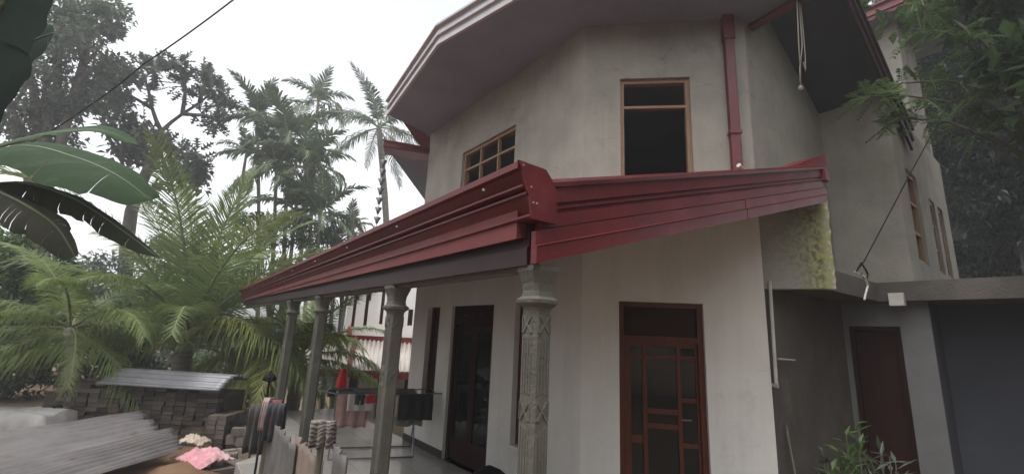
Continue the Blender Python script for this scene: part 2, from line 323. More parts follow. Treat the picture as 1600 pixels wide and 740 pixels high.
# front door on the angled wall
fd = B(); s0, s1, zt = .38, 1.21, 2.14
for a, b, c, e in ((s0, s0+.055, 0, zt), (s1-.055, s1, 0, zt), (s0+.055, s1-.055, zt-.05, zt), (s0+.055, s1-.055, 1.74, 1.80)): fb(fd, PC, D45, N45, a, b, .05, .15, c, e)
door = fd.build('front_door', 'door', house, label='red brown wooden front door with small glass panes')
q = B(); fb(q, PC, D45, N45, s0+.055, s1-.055, .085, .11, 1.80, zt-.05); q.build('transom_panel', 'door_dark', door)
def zz_(y): return 2.14-(y-73)*.0026
def ss_(x): return .38+(x-168)/322*.83
q = B(); vx = [215, 262, 275, 392, 404, 458]
def rail(x0, x1, y0, y1, k=.075): fb(q, PC, D45, N45, ss_(x0), ss_(x1), k, .115, max(0, zz_(y1)), zz_(y0))
L0, L1 = 190, 468
for x0, x1 in ((L0, 215), (259, 276), (389, 405), (459, L1)): rail(x0, x1, 206, 905)
for x0, x1, rows in ((215, 259, ((206, 245), (275, 291), (570, 600), (740, 905))), (276, 389, ((206, 245), (275, 291), (474, 492), (527, 545), (740, 905))), (405, 459, ((206, 245), (275, 291), (430, 446), (590, 606), (740, 905)))):
    for y0, y1 in rows: rail(x0, x1, y0, y1, .078)
leaf = q.build('door_leaf', 'door', house, bevel=.004)
for x0, x1, rows in ((215, 259, ((245, 275), (291, 570), (600, 740))), (276, 389, ((245, 275), (291, 474), (492, 527), (545, 740))), (405, 459, ((245, 275), (291, 430), (446, 590), (606, 740)))):
    for y0, y1 in rows:
        q = B(); a = random.uniform(-.003, .003); fb(q, PC, D45, N45, ss_(x0), ss_(x1), .095+a, .101+a, zz_(y1), zz_(y0)); q.build('pane', 'glass', leaf)
q = B(); hp_ = PC+D45*1.06+N45*-.05+V((0, 0, 1.02)); q.tube([hp_, hp_+N45*.03, hp_+N45*.03-D45*.09], .009, 8); q.build('handle', 'steel', leaf)
# veranda door with dark glass and side panels
s0, s1 = 1.30, 2.39
q = B()
for a, b, c, e in ((s0, s0+.06, 0, 2.13), (s1-.06, s1, 0, 2.13), (s0+.06, s1-.06, 1.86, 2.13)): fb(q, PL, dL, nL, a, b, .05, .14, c, e)
vd = q.build('veranda_door', 'door_dark', house, label='dark double veranda door with large glass panels')
mid = (s0+s1)/2
for a, b in ((s0+.062, mid-.001), (mid+.001, s1-.062)):
    q = B()
    for c, e, f, g in ((a, a+.07, .02, 1.855), (b-.07, b, .02, 1.855), (a+.07, b-.07, .02, .32), (a+.07, b-.07, 1.76, 1.855)): fb(q, PL, dL, nL, c, e, .075, .115, f, g)
    lf = q.build('door_leaf', 'door_dark', vd)
    q = B(); fb(q, PL, dL, nL, a+.07, b-.07, .092, .098, .32, 1.76); q.build('pane', 'glass', lf)
for k in (-.22, 0, .22):
    q = B(); c = PL+dL*(mid+k)+nL*-.05+V((0, 0, 1.99)); q.tube([c, c+nL*.012], .012, 8); q.build('stud', 'steel', vd)
for a, b, c, e in (SL[0], SL[2]):
    q = B()
    for s_a, s_b, z_a, z_b in ((a, a+.04, c, e), (b-.04, b, c, e), (a+.04, b-.04, c, c+.04), (a+.04, b-.04, e-.04, e)): fb(q, PL, dL, nL, s_a, s_b, .08, .14, z_a, z_b)
    wn = q.build('side_window', 'door', house)
    q = B(); fb(q, PL, dL, nL, a+.04, b-.04, .10, .12, c+.04, e-.04); q.build('shutter', 'door_dark', wn)
# dark side door
q = B(); a, b, c, e = DB
for s_a, s_b, z_a, z_b in ((a, a+.05, 0, e), (b-.05, b, 0, e), (a+.05, b-.05, e-.05, e)): fb(q, PB, dL, nL, s_a, s_b, .03, .14, z_a, z_b)
sdoor = q.build('side_door', 'door_dark', house, label='dark red brown side door under the slab')
q = B(); fb(q, PB, dL, nL, a+.05, b-.05, .09, .12, .02, e-.05); q.build('door_leaf', 'door_dark', sdoor)
# upper windows
def win(P, d, n, o, name, cols, rows, k0=.04, k1=.11, fr=.045, br=.03, zrows=None):
    a, b, c, e = o; q = B()
    for s_a, s_b, z_a, z_b in ((a, a+fr, c, e), (b-fr, b, c, e), (a+fr, b-fr, c, c+fr), (a+fr, b-fr, e-fr, e)): fb(q, P, d, n, s_a, s_b, k0, k1, z_a, z_b)
    f = q.build(name, 'wood', house)
    for i in range(1, cols):
        s = a+(b-a)*i/cols; q = B(); fb(q, P, d, n, s-br/2, s+br/2, k0+.01, k1-.01, c+fr, e-fr); q.build('mullion', 'wood', f)
    for z in (zrows or [c+(e-c)*j/rows for j in range(1, rows)]):
        q = B(); fb(q, P, d, n, a+fr, b-fr, k0+.006, k1-.006, z-br/2, z+br/2); q.build('transom', 'wood', f)
    return f
props(win(PL, dL, nL, W1, 'window', 3, 3), 'wooden window frame of nine open squares')
props(win(PC, D45, N45, W2, 'window', 1, 1, zrows=[4.35]), 'tall open wooden window frame with one crossbar')
for o in WC: win(PW, dX, nY, o, 'window', 1, 1, .03, .10, .05, .03, [o[2]+(o[3]-o[2])*k for k in (.33, .66)])
# upper roof: flat soffit, stepped gutter, low hip roof
EV = [(2.50, 7.05), (2.24, 4.72), (2.52, 3.43), (3.55, 2.0), (4.78, 1.35), (4.90, 2.36)]
rf = B(); EVT = EV+[(10.4, 2.36), (10.4, 9.3), (4.6, 9.3)]
ap = [(6.3, 5.6, 7.3)]
n = len(EVT); rf.add([(x, y, 5.62) for x, y in EVT]+ap, [(i, (i+1) % n, n) for i in range(n)])
roof = rf.build('upper_roof', 'roof_tile', house)
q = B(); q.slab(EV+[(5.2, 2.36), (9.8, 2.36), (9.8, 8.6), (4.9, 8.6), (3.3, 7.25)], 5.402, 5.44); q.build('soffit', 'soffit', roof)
def sweep(path, prof, closed=False):
    """prof: (outward, z) closed loop; outward is left-hand side normal reversed so that it points away from the house"""
    b = B(); rings = []; k = len(path)
    for i, p in enumerate(path):
        p = V((*p, 0)); ns = []
        for a_, b_ in ((i-1, i), (i, i+1)):
            if a_ < 0 or b_ >= k: continue
            d = V((path[b_][0]-path[a_][0], path[b_][1]-path[a_][1], 0)).normalized(); ns.append(V((d.y, -d.x, 0)))
        nn = sum(ns, V((0, 0, 0))).normalized(); sc_ = 1/max(.4, nn.dot(ns[0]))
        rings.append([p+nn*sc_*o+V((0, 0, z)) for o, z in prof])
    m_ = len(prof)
    b.add([q for r in rings for q in r], [(i*m_+j, (i+1)*m_+j, (i+1)*m_+(j+1) % m_, i*m_+(j+1) % m_) for i in range(k-1) for j in range(m_)]+[tuple(range(m_)), tuple(reversed(range((k-1)*m_, k*m_)))])
    return b
UP = [(0, 5.385), (.035, 5.385), (.035, 5.44), (.02, 5.452), (.02, 5.50), (.055, 5.51), (.055, 5.56), (.038, 5.57), (.038, 5.62), (.085, 5.632), (.085, 5.66), (0, 5.66)]
sweep(EV[:5], UP).build('gutter', 'maroon_sky_pale', roof, label='stepped eaves gutter, sky reflection painted in as a pale tone')
q = B(); a = V((*EV[4], 0)); b = V((*EV[5], 0)); dd = (b-a).normalized(); nn = V((dd.y, -dd.x, 0))
q.obox(a+V((0, 0, 5.36))+nn*.003, b-a, nn*.03, (0, 0, .48)); q.obox(a+V((0, 0, 5.355))-nn*.06, b-a, nn*.115, (0, 0, .03))
q.build('edge_board', 'maroon', roof)
# gable ceiling and rake over the recess
A_, B_ = hy(1316, -20, 1.2), hy(1382, 130, 1.2); B_ = A_+(B_-A_)*1.7; RK = (B_.z-A_.z)/(B_.x-A_.x)
q = B(); xk = A_.x+(5.80-A_.z-.02)/RK; zc = lambda p: min(5.80, A_.z+.02+RK*(p[0]-A_.x))
for xa, xb in ((4.93, xk), (xk, (xk+B_.x)/2), ((xk+B_.x)/2, B_.x)):
    q.slab([(xa, 1.20), (xb, 1.20), (xb, YA+.25), (xa, YA+.25)], zc, lambda p: zc(p)+.04)
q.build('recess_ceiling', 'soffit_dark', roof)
A_ = A_+(A_-B_)*((5.80-A_.z)/(A_.z-B_.z)); A_.z -= .08; B_.z -= .08
q = B(); pr = [(0, -.10), (.03, -.10), (.03, .02), (.055, .03), (.055, .10), (.035, .11), (.035, .17), (.07, .18), (.07, .22), (0, .22)]
q.prism([A_+V((0, -o, z)) for o, z in pr], [B_+V((0, -o, z)) for o, z in pr]); q.build('rake_board', 'maroon_shade', roof)
# taller roof further back
q = B(); q.box((9.0, 1.35, 4.92), (10.3, 4.2, 7.25)); tw = q.build('rear_upper_wall', 'cement', house)
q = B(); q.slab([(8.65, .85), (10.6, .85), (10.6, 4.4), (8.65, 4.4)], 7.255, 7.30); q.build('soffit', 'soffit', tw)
q = B(); pr = [(0, 7.22), (.03, 7.22), (.03, 7.28), (.055, 7.29), (.055, 7.35), (.035, 7.36), (.035, 7.42), (.08, 7.43), (.08, 7.46), (0, 7.46)]
q.prism([(8.65-o, .85, z) for o, z in pr], [(8.65-o, 4.4, z) for o, z in pr]); q.build('gutter', 'maroon', tw)
# red hood roof at the far end of the wall
hd = B(); A_ = (2.63, 7.50); Bp = (3.43, 7.235); Cp = (4.9, 10.3)
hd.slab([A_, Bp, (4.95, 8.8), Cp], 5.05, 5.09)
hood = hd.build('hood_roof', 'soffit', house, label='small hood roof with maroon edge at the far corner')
q = B(); av, bv = V((*A_, 0)), V((*Bp, 0)); d = (bv-av); q.obox(V((A_[0], A_[1], 4.99)), d, V((.16, .34, 0)), V((0, 0, .056))); q.obox(V((A_[0], A_[1], 5.0))-V((.01, .03, 0)), d, V((.0, .03, 0)), (0, 0, .12))
q.build('edge_board', 'maroon', hood)
q = B(); q.slab([(2.58, 7.46), (3.43, 7.2), (4.95, 8.8), (4.95, 10.4)], 5.095, 5.12); q.build('roof_sheet', 'roof_tile', hood)
# ------------------------------------------------------------------ veranda roof
SLP = .297
zb = lambda p: 2.14+SLP*(p[0]-1.28)
q = B(); q.slab([(1.22, 1.58), (5.06, 1.58), (KX-.004, KY-.004), (KX-.004, 11.0), (1.22, 11.0)], lambda p: zb(p)+.06, lambda p: zb(p)+.24)
vr = q.build('veranda_roof', 'roof_tile', house, label='low maroon lean-to roof over the veranda')
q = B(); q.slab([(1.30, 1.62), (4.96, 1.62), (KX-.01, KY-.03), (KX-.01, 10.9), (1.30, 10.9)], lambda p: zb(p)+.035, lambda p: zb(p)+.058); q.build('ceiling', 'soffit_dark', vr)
GP = [(1.126, 2.505), (1.285, 2.50), (1.325, 2.46), (1.355, 2.41), (1.358, 2.262), (1.218, 2.262), (1.206, 2.268), (1.206, 2.279), (1.240, 2.286), (1.196, 2.362), (1.180, 2.366), (1.180, 2.377), (1.208, 2.383), (1.172, 2.392), (1.157, 2.396), (1.157, 2.406), (1.190, 2.412), (1.150, 2.468), (1.126, 2.474)]
cx, cz = 1.24, 2.38
def gl(y, dz, s=1): return [V((cx+(x-cx)*s, y, cz+(z-cz)*s+dz)) for x, z in GP]
q = B(); q.prism(gl(1.472, 0), gl(11.0, -.10)); gut = q.build('gutter', 'maroon', vr, label='maroon stepped rain gutter along the veranda')
for y in (3.95, 6.4, 8.85):
    q = B(); dz = -.10*(y-1.472)/9.53; q.prism(gl(y, dz, 1.018), gl(y+.045, dz, 1.018)); q.build('gutter_joint', 'maroon', gut)
q = B(); capo = [(1.122, 2.508), (1.287, 2.506), (1.328, 2.464), (1.36, 2.412), (1.363, 2.256), (1.212, 2.256), (1.192, 2.36), (1.170, 2.39), (1.146, 2.468)]
q.prism([V((x, 1.462, z)) for x, z in capo], [V((x, 1.4725, z)) for x, z in capo]); q.build('gutter_end_cap', 'maroon', gut)
for k in range(9):
    q = B(); y = 1.75+k*1.05; c = V((1.142-.002, y, 2.44-.10*(y-1.47)/9.5)); q.tube([c, c+V((-.010, 0, .002))], .006, 6); q.build('rivet', 'pvc', gut)
for x, z in ((1.15, 2.49), (1.20, 2.40), (1.215, 2.33), (1.235, 2.33)):
    q = B(); q.tube([(x, 1.4615, z), (x, 1.4575, z)], .004, 6); q.build('rivet', 'pvc', gut)
q = B(); pr = [(1.262, 2.062), (1.292, 2.062), (1.292, 2.33), (1.274, 2.33), (1.274, 2.15), (1.262, 2.145)]
q.prism([V((x, 1.55, z)) for x, z in pr], [V((x, 11.0, z+.03)) for x, z in pr]); q.build('fascia_board', 'maroon_shade', vr)
q = B(); q.box((1.296, 1.60, 2.045), (1.38, 10.98, 2.17)); q.build('beam', 'concrete', vr)
# barge board: stepped boards rising with the roof
def barge(name, x0, x1, pr, parent=vr, mt='maroon', y=1.50):
    b = B(); f = lambda x: [V((x, y-o, 2.062+SLP*(x-1.256)+z)) for o, z in pr]
    b.prism(f(x0), f(x1)); return b.build(name, mt, parent)
lb = barge('barge_board', 1.252, 5.06, [(-.01, 0), (.03, 0), (.03, .072), (.036, .078), (.020, .084), (.020, .148), (-.01, .150)])
props(lb, 'lower maroon barge board with chipped edge')
barge('barge_board', 1.30, 5.08, [(-.05, .152), (.000, .156), (.000, .222), (-.012, .228), (-.012, .236), (.004, .242), (.004, .254), (-.025, .258), (-.025, .270), (-.004, .274), (-.004, .352), (-.05, .352)])
barge('barge_flashing', 1.34, 5.18, [(-.10, .353), (.012, .353), (.018, .374), (.012, .392), (-.10, .392)])
barge('barge_joint', 3.30, 3.345, [(-.02, .001), (.033, -.003), (.033, .074), (.040, .079), (.024, .086), (.024, .152), (-.02, .151)])
q = B(); f = lambda x, h: [(x, 1.49, 2.062+SLP*(x-1.256)+.394), (x, 1.75, 2.062+SLP*(x-1.256)+.394), (x, 1.75, 2.062+SLP*(x-1.256)+.394+h), (x, 1.50, 2.062+SLP*(x-1.256)+.394+h)]
q.prism(f(4.30, .01), f(5.24, .125)); q.build('wall_flashing', 'maroon', vr)
q = B(); q.box((5.085, 1.47, 3.44), (5.20, 1.54, 3.55)); q.build('end_plate', 'maroon', vr)
# ------------------------------------------------------------------ columns
def colmesh():
    b = B(); prof = [(.060, 0), (.060, .10), (.052, .12), (.052, 1.86), (.056, 1.875), (.078, 1.895), (.080, 1.91), (.060, 1.925), (.056, 1.95), (.060, 1.985), (.072, 2.02), (.080, 2.04), (.080, 2.062)]
    rings = []
    for w_, z in prof:
        c = w_*.72; rings += [(w_, c, z), (c, w_, z), (-c, w_, z), (-w_, c, z), (-w_, -c, z), (-c, -w_, z), (c, -w_, z), (w_, -c, z)]
    k = len(prof); b.add(rings, [(i*8+j, i*8+(j+1) % 8, (i+1)*8+(j+1) % 8, (i+1)*8+j) for i in range(k-1) for j in range(8)]+[tuple(reversed(range(8))), tuple((k-1)*8+j for j in range(8))])
    o = B()
    for ang in range(4):
        rm = Matrix.Rotation(ang*math.pi/2, 4, 'Z')
        def bx(x0, x1, z0, z1, dp=.0035, rot=0, cz_=0):
            t = B(); t.box((x0, .050, z0), (x1, .052+dp, z1))
            for i, p in enumerate(t.v):
                if rot: p = Matrix.Rotation(rot, 4, 'Y') @ (p-V((0, 0, cz_))) + V((0, 0, cz_))
                t.v[i] = rm @ p
            o.add(t.v, t.f)
        for x in (-.026, -.009, .009, .026): bx(x-.0035, x+.0035, .62, 1.36); bx(x-.0035, x+.0035, 1.50, 1.74)
        for zc_ in (.50, 1.43, 1.80):
            for r_ in (.62, -.62): bx(-.0045, .0045, zc_-.046, zc_+.046, .0055, r_, zc_)
            for sx in (-1, 1): bx(sx*.033-.003, sx*.033+.003, zc_-.038, zc_+.038, .005)
    return b, o
cb, ob = colmesh()
for i, y in enumerate((1.57, 3.15, 5.14, 6.57)):
    if i == 0:
        c_ = cb.build('column', 'concrete', None); c_.parent = house; ORG[c_.name] = ORG[house.name]
        o_ = ob.build('ornament', 'concrete', None); o_.parent = c_; cm, om = c_.data, o_.data
        c_.location = V((1.352, y, 0))-ORG[house.name]; o_.location = (0, 0, 0)
    else:
        c_ = inst('column', cm, house, (1.335, y, 0)); o_ = bpy.data.objects.new('ornament', om); col.objects.link(o_); o_.parent = c_
# ------------------------------------------------------------------ pipes on the house
q = B(); fb(q, PC, D45, N45, 1.555, 1.655, -.085, -.004, 3.36, 5.16); dp = q.build('downpipe', 'maroon', house, label='square maroon downpipe beside the tall window', bevel=.008)
q = B(); fb(q, PC, D45, N45, 1.545, 1.665, -.10, -.003, 3.95, 3.985); q.build('bracket', 'maroon', dp)
q = B(); fb(q, PC, D45, N45, 1.545, 1.665, -.10, -.003, 5.10, 5.40); q.build('outlet_box', 'maroon', dp)
q = B(); a = hy(1154, 258, 1.90); b = hy(1168, 274, 1.90); q.tube([a, b, b+V((.05, 0, -.15))], .022, 8); q.build('vent_pipe', 'pvc', house)
q = B(); a = hy(1204, 455, 1.93); b = hy(1213, 598, 1.93); q.tube([a+V((0, 0, .1)), b], .016, 8); q.tube([b, b+V((.02, .0, -.03)), b+V((.03, .06, -.02))], .018, 8); q.build('conduit_pipe', 'pvc', house)
q = B(); a = hy(1216, 560, 1.94); b = hy(1242, 562, 1.94); q.tube([a, b], .008, 6); q.build('hook', 'pvc', house)
q = B(); c = hx(1401, 468, 6.70); q.box((c.x-.06, c.y-.075, c.z-.07), (c.x+.04, c.y+.06, c.z+.075)); q.build('junction_box', 'pvc', house)
# ------------------------------------------------------------------ foliage generators
def frond_mesh(name, Lf, e0, droop, nl=44, ll=.75, lw=.045, mats=('palm_leaf', 'rachis'), twist=0, hang=.5, seed=0, r0=.035):
    rg = random.Random(seed); b = B(); N = 14; pts = [V((0, 0, 0))]; tg = []
    for i in range(N):
        t = i/(N-1); e = e0-droop*t**1.25; d = V((math.cos(e), .12*math.sin(twist)*t, math.sin(e))).normalized(); tg.append(d)
        if i < N-1: pts.append(pts[-1]+d*Lf/(N-1))
    b.cur = 1; b.tube(pts, [r0*(1-.85*i/(N-1)) for i in range(N)], 4); b.cur = 0
    for k in range(nl):
        t = .14+.86*(k+rg.random()*.5)/nl; f = t*(N-1); i = min(N-2, int(f)); u = f-i
        p = pts[i].lerp(pts[i+1], min(1, u)); d = tg[i].lerp(tg[i+1], min(1, u)).normalized()
        side = V((0, 0, 1)).cross(d); side = side.normalized() if side.length > .05 else V((0, 1, 0)); n_ = d.cross(side)
        env = ll*(.45+.55*math.sin(math.pi*min(1, .12+t*.95)))*rg.uniform(.85, 1.1)
        for s_ in (-1, 1):
            if rg.random() < .05: continue
            a = R(68-40*t)+rg.uniform(-.12, .12); o = (d*math.cos(a)+side*s_*math.sin(a)+n_*rg.uniform(.05, .35)).normalized()
            h = hang*rg.uniform(.6, 1.4); q1 = p+o*env*.5-V((0, 0, 1))*env*.12*h; q2 = p+(o*(.95-.25*h))*env-V((0, 0, 1))*env*.62*h
            wv = d*lw*.5; wv2 = (d*.8+V((0, 0, .3))).normalized()*lw*.5
            b.add([p-wv*.7, p+wv*.7, q1+wv2, q1-wv2, q2], [(0, 1, 2, 3), (3, 2, 4)])
    o = b.build(name, list(mats)); me = o.data; bpy.data.objects.remove(o); return me
FC = {}
def fronds(kind):
    if kind in FC: return FC[kind]
    if kind == 'coco': L_ = [frond_mesh('frond', 3.6+.3*math.sin(i), R(e), R(dr), 92, .95, .034, ('palm_leaf', 'rachis'), i, h, i) for i, (e, dr, h) in enumerate(((86, 25, .15), (76, 45, .25), (64, 62, .35), (50, 75, .5), (34, 80, .7), (18, 72, .8), (0, 60, .9), (-22, 45, .9)))]
    elif kind == 'coco_y': L_ = [frond_mesh('frond', 3.0, R(e), R(dr), 80, .95, .036, ('palm_yellow', 'rachis'), i, h, 40+i) for i, (e, dr, h) in enumerate(((40, 85, .7), (20, 85, .9), (-5, 70, 1.0)))]
    elif kind == 'areca': L_ = [frond_mesh('frond', 1.75, R(e), R(dr), 26, .62, .075, ('palm_far', 'rachis'), i, h, 60+i, .03) for i, (e, dr, h) in enumerate(((82, 40, .2), (66, 70, .35), (48, 90, .5), (28, 95, .6), (8, 85, .7), (-15, 60, .8)))]
    elif kind == 'tall': L_ = [frond_mesh('frond', 3.4, R(e), R(dr), 46, .8, .06, ('palm_far', 'rachis'), i, h, 80+i) for i, (e, dr, h) in enumerate(((70, 55, .3), (48, 75, .5), (28, 85, .7), (8, 80, .8), (-12, 60, .9), (-35, 40, .9)))]
    FC[kind] = L_; return L_
def palm(name, label, cat, base, crown, kind, nf, r0, r1, group=None, emin=0, emax=None, yaw0=0, extra=(), scale=1, lean=.3, skip=()):
    base, crown = V(base), V(crown); root = empty(name, base, label, cat, group); b = B(); n = 14; pts = []; rs = []
    for i in range(n):
        t = i/(n-1); p = base.lerp(crown, t); p.x = base.x+(crown.x-base.x)*(t**(1+lean)); p.y = base.y+(crown.y-base.y)*(t**(1+lean)); pts.append(p); rs.append((r0*(1-t)+r1*t)*(1.25 if i == 0 else 1)*(1+.05*(-1)**i))
    b.tube(pts, rs, 9).build('trunk', 'palm_bark', root, smooth=True)
    fr = fronds(kind); m_ = len(fr)
    for k in range(nf):
        if k in skip: continue
        v = emin+(k/max(1, nf-1))*((emax if emax is not None else m_-1)-emin); me = fr[max(0, min(m_-1, int(round(v))))]
        inst('frond', me, root, crown, (random.uniform(-.1, .1), random.uniform(-.08, .08), yaw0+k*2.39996+random.uniform(-.25, .25)), [scale*random.uniform(.88, 1.08)]*3)
    for kd, idx, yaw, s_ in extra: inst('frond', fronds(kd)[idx], root, crown, (0, 0, yaw), [s_]*3)
    return root
def leaf_add(b, p, d, nrm, L_, W_, fold=.25):
    d = d.normalized(); s = d.cross(nrm); s = s.normalized() if s.length > 1e-4 else d.orthogonal().normalized(); n_ = s.cross(d)
    b.add([p, p+d*L_*.45+s*W_*.5+n_*fold*W_, p+d*L_, p+d*L_*.45-s*W_*.5+n_*fold*W_], [(0, 1, 2), (0, 2, 3)])
def rdir(rg, zb_=0.0):
    while True:
        v = V((rg.uniform(-1, 1), rg.uniform(-1, 1), rg.uniform(-1, 1)))
        if .05 < v.length < 1: v.normalize(); v.z += zb_; return v.normalized()
def cloud(b, blobs, n_per, L_, W_, rg, sub=9, sr=.42, droop=.3):
    """leaves gathered in small clumps through ellipsoidal blobs (centre, radius, squash)"""
    for c, r, sq in blobs:
        c = V(c)
        for k in range(sub):
            v = rdir(rg)*r*rg.uniform(.35, 1.0)**.5; v.z *= sq; cc = c+v; rr = r*sr*rg.uniform(.6, 1.2)
            for j in range(n_per//sub):
                u = rdir(rg)*rr*rg.random()**.45; u.z *= .75
                d = (u*.6/max(rr, .01)+rdir(rg)*.8); d.z -= droop
                leaf_add(b, cc+u, d, V((rg.uniform(-.5, .5), rg.uniform(-.5, .5), 1)), L_*rg.uniform(.6, 1.2), W_*rg.uniform(.7, 1.1))
def limb(b, pts, r0, r1, n=7):
    P = [V(p) for p in pts]; out = []
    for i in range(len(P)-1):
        for t in (0, .5): out.append(P[i].lerp(P[i+1], t)+V((random.uniform(-1, 1), random.uniform(-1, 1), random.uniform(-.5, .5)))*.02*(P[i+1]-P[i]).length*(t > 0))
    out.append(P[-1]); k = len(out); b.tube(out, [r0+(r1-r0)*i/(k-1) for i in range(k)], n)
def broadtree(name, label, base, blobs, leafmat, n_per, L_, W_, trunk_r, group=None, seed=1, sub=10, cat='tree', fork=None, sr=.42, bark='bark'):
    rg = random.Random(seed); base = V(base); root = empty(name, base, label, cat, group)
    b = B(); cen = sum((V(x[0]) for x in blobs), V((0, 0, 0)))/len(blobs); fk = V(fork) if fork else base.lerp(cen, .55)
    limb(b, [base, base.lerp(fk, .5)+V((.1, .05, 0)), fk], trunk_r, trunk_r*.7, 9)
    for c, r, sq in blobs:
        c = V(c); mid_ = fk.lerp(c, .5)+V((0, 0, .15*(c-fk).length)); limb(b, [fk, mid_, c], trunk_r*.5, trunk_r*.12, 6)
        for k in range(3):
            v = rdir(rg)*r*.8; v.z *= sq; limb(b, [mid_.lerp(c, .7), c+v], trunk_r*.18, trunk_r*.04, 5)
    b.build('trunk', bark, root, smooth=True)
    b = B(); cloud(b, blobs, n_per, L_, W_, rg, sub, sr); b.build('crown', leafmat, root); return root
def gpt(x, y, d): p = at(x, y, d); return V((p.x, p.y, gh(p.x, p.y)-.05))
# ------------------------------------------------------------------ trees at the left
def blob(x, y, d, rpx, sq=.9): return (at(x, y, d), rpx/FPX*d, sq)
BK = 'trees rising behind the yard'
broadtree('shade_tree', 'huge dense dark tree with its crown rising above the banana leaves', gpt(60, 560, 13),
          [blob(*q) for q in ((20, 30, 13, 75), (95, 15, 13.5, 62), (140, 75, 13.2, 48), (70, 110, 13, 62), (10, 150, 12.6, 70), (120, 150, 13.4, 38), (-60, 60, 13, 90), (60, 200, 13.5, 45), (155, 20, 13.6, 35))], 'leaf_grey', 1300, .20, .10, .34, seed=3, sub=16, fork=at(60, 330, 13))
# breadfruit: open limbs ending in rosettes of large lobed leaves
def lobed(b, p, d, nrm, L_, W_):
    d = d.normalized(); s = d.cross(nrm); s = s.normalized() if s.length > 1e-4 else d.orthogonal().normalized(); n_ = s.cross(d)
    for k, (t, w_) in enumerate(((.22, .55), (.42, .8), (.62, .7), (.8, .45))):
        for sg in (-1, 1):
            c = p+d*L_*t; b.add([c-d*L_*.09, c+d*L_*.10+s*sg*W_*w_*.62+n_*.10*W_, c+d*L_*.10], [(0, 1, 2) if sg > 0 else (2, 1, 0)])
            b.add([c-d*L_*.10, c+d*L_*.12+s*sg*W_*.10, p+d*L_*min(1, t+.22)], [(0, 1, 2) if sg > 0 else (2, 1, 0)])
def breadfruit():
    D = 16; base = gpt(190, 560, D); root = empty('breadfruit_tree', base, 'open breadfruit tree with rosettes of large lobed leaves on bare limbs', 'tree')
    rg = random.Random(5); b = B(); P = lambda x, y, dd=0: at(x, y, D+dd)
    limb(b, [base, P(196, 420), P(205, 330), P(232, 262), P(252, 205)], .26, .13, 9)
    tips = []
    limbs = [[(252, 205), (285, 178), (312, 160), (340, 140)], [(285, 178), (290, 140), (288, 118)], [(312, 160), (318, 135), (322, 122)], [(285, 178), (318, 180), (335, 188)], [(252, 205), (238, 170), (232, 140), (218, 95)],
             [(238, 170), (205, 150), (185, 110)], [(232, 140), (245, 122), (240, 105)], [(205, 330), (190, 250), (194, 185), (190, 160)], [(190, 250), (160, 200), (165, 160)], [(232, 262), (260, 250), (290, 262)], [(252, 205), (265, 225), (285, 235)], [(205, 330), (215, 300), (240, 300)], [(252, 205), (225, 205), (205, 200)], [(290, 140), (282, 110), (280, 100)], [(340, 140), (350, 150), (352, 165)], [(232, 262), (225, 235), (215, 215)], [(260, 250), (300, 245), (310, 250)]]
    for l_ in limbs:
        q = [P(x, y, rg.uniform(-.8, .8)*(i > 0)) for i, (x, y) in enumerate(l_)]; limb(b, q, .075, .03, 6); tips.append((q[-1], (q[-1]-q[-2]).normalized()))
        for f in (.35, .7): tips.append((q[-2].lerp(q[-1], f)+rdir(rg)*.25, rdir(rg, .4)))
        if len(q) > 2: tips.append((q[1].lerp(q[2], .5)+rdir(rg)*.3, rdir(rg, .4)))
    b.build('trunk', 'bark', root, smooth=True)
    b = B()
    for p, d in tips:
        for k in range(10):
            o = (d*rg.uniform(0, .5)+rdir(rg)*.9+V((0, 0, .05))).normalized(); lobed(b, p+o*.05, o, V((rg.uniform(-.4, .4), rg.uniform(-.4, .4), 1)), rg.uniform(.42, .66), rg.uniform(.30, .42))
    cloud(b, [blob(*q) for q in ((225, 235, D, 38), (270, 255, D, 40), (200, 215, D, 35), (300, 275, D, 28), (165, 140, D, 30), (190, 130, D, 26))], 230, .34, .2, rg, 12)
    b.build('crown', 'leaf_grey', root)
breadfruit()
# areca palms and the tall coconut behind
AR = 'slender areca palms beyond the yard'
for (x, y, d, tx, ty, nf, sc_, lab) in ((402, 182, 18, 425, 470, 12, 1.05, 'areca palm with a heavy drooping head beside the tallest crowns'), (497, 158, 21, 490, 450, 11, .95, 'tallest lone areca palm with a small round head on a thin stem'),
        (450, 215, 17, 455, 480, 15, 1.25, 'areca palm with an upright feathery head in the middle of the clump'), (478, 262, 16, 478, 480, 15, 1.15, 'broad areca palm head low in the clump'), (432, 262, 16.5, 438, 480, 15, 1.15, 'dark areca palm head tucked behind the feathery one'),
        (500, 335, 15, 500, 480, 12, 1.0, 'short areca palm just above the gutter'), (545, 362, 17, 540, 470, 9, .7, 'smallest areca palm near the rain chain'), (462, 330, 15.5, 452, 480, 13, 1.05, 'areca palm hidden low behind the gutter'), (385, 240, 19, 350, 470, 9, .8, 'thin leaning areca palm beside the coconut fronds'), (528, 395, 16, 525, 470, 10, .9, 'low areca palm half hidden by the gutter edge')):
    palm('areca_palm', lab, 'palm', gpt(tx, ty, d), at(x, y, d), 'areca', nf, .10, .055, AR, yaw0=x*.7, scale=sc_)
palm('coconut_palm', 'tall pale coconut palm far behind the hood roof', 'palm', gpt(622, 470, 21), at(592, 200, 21), 'tall', 16, .20, .13, yaw0=1.0, scale=.95, lean=.6)
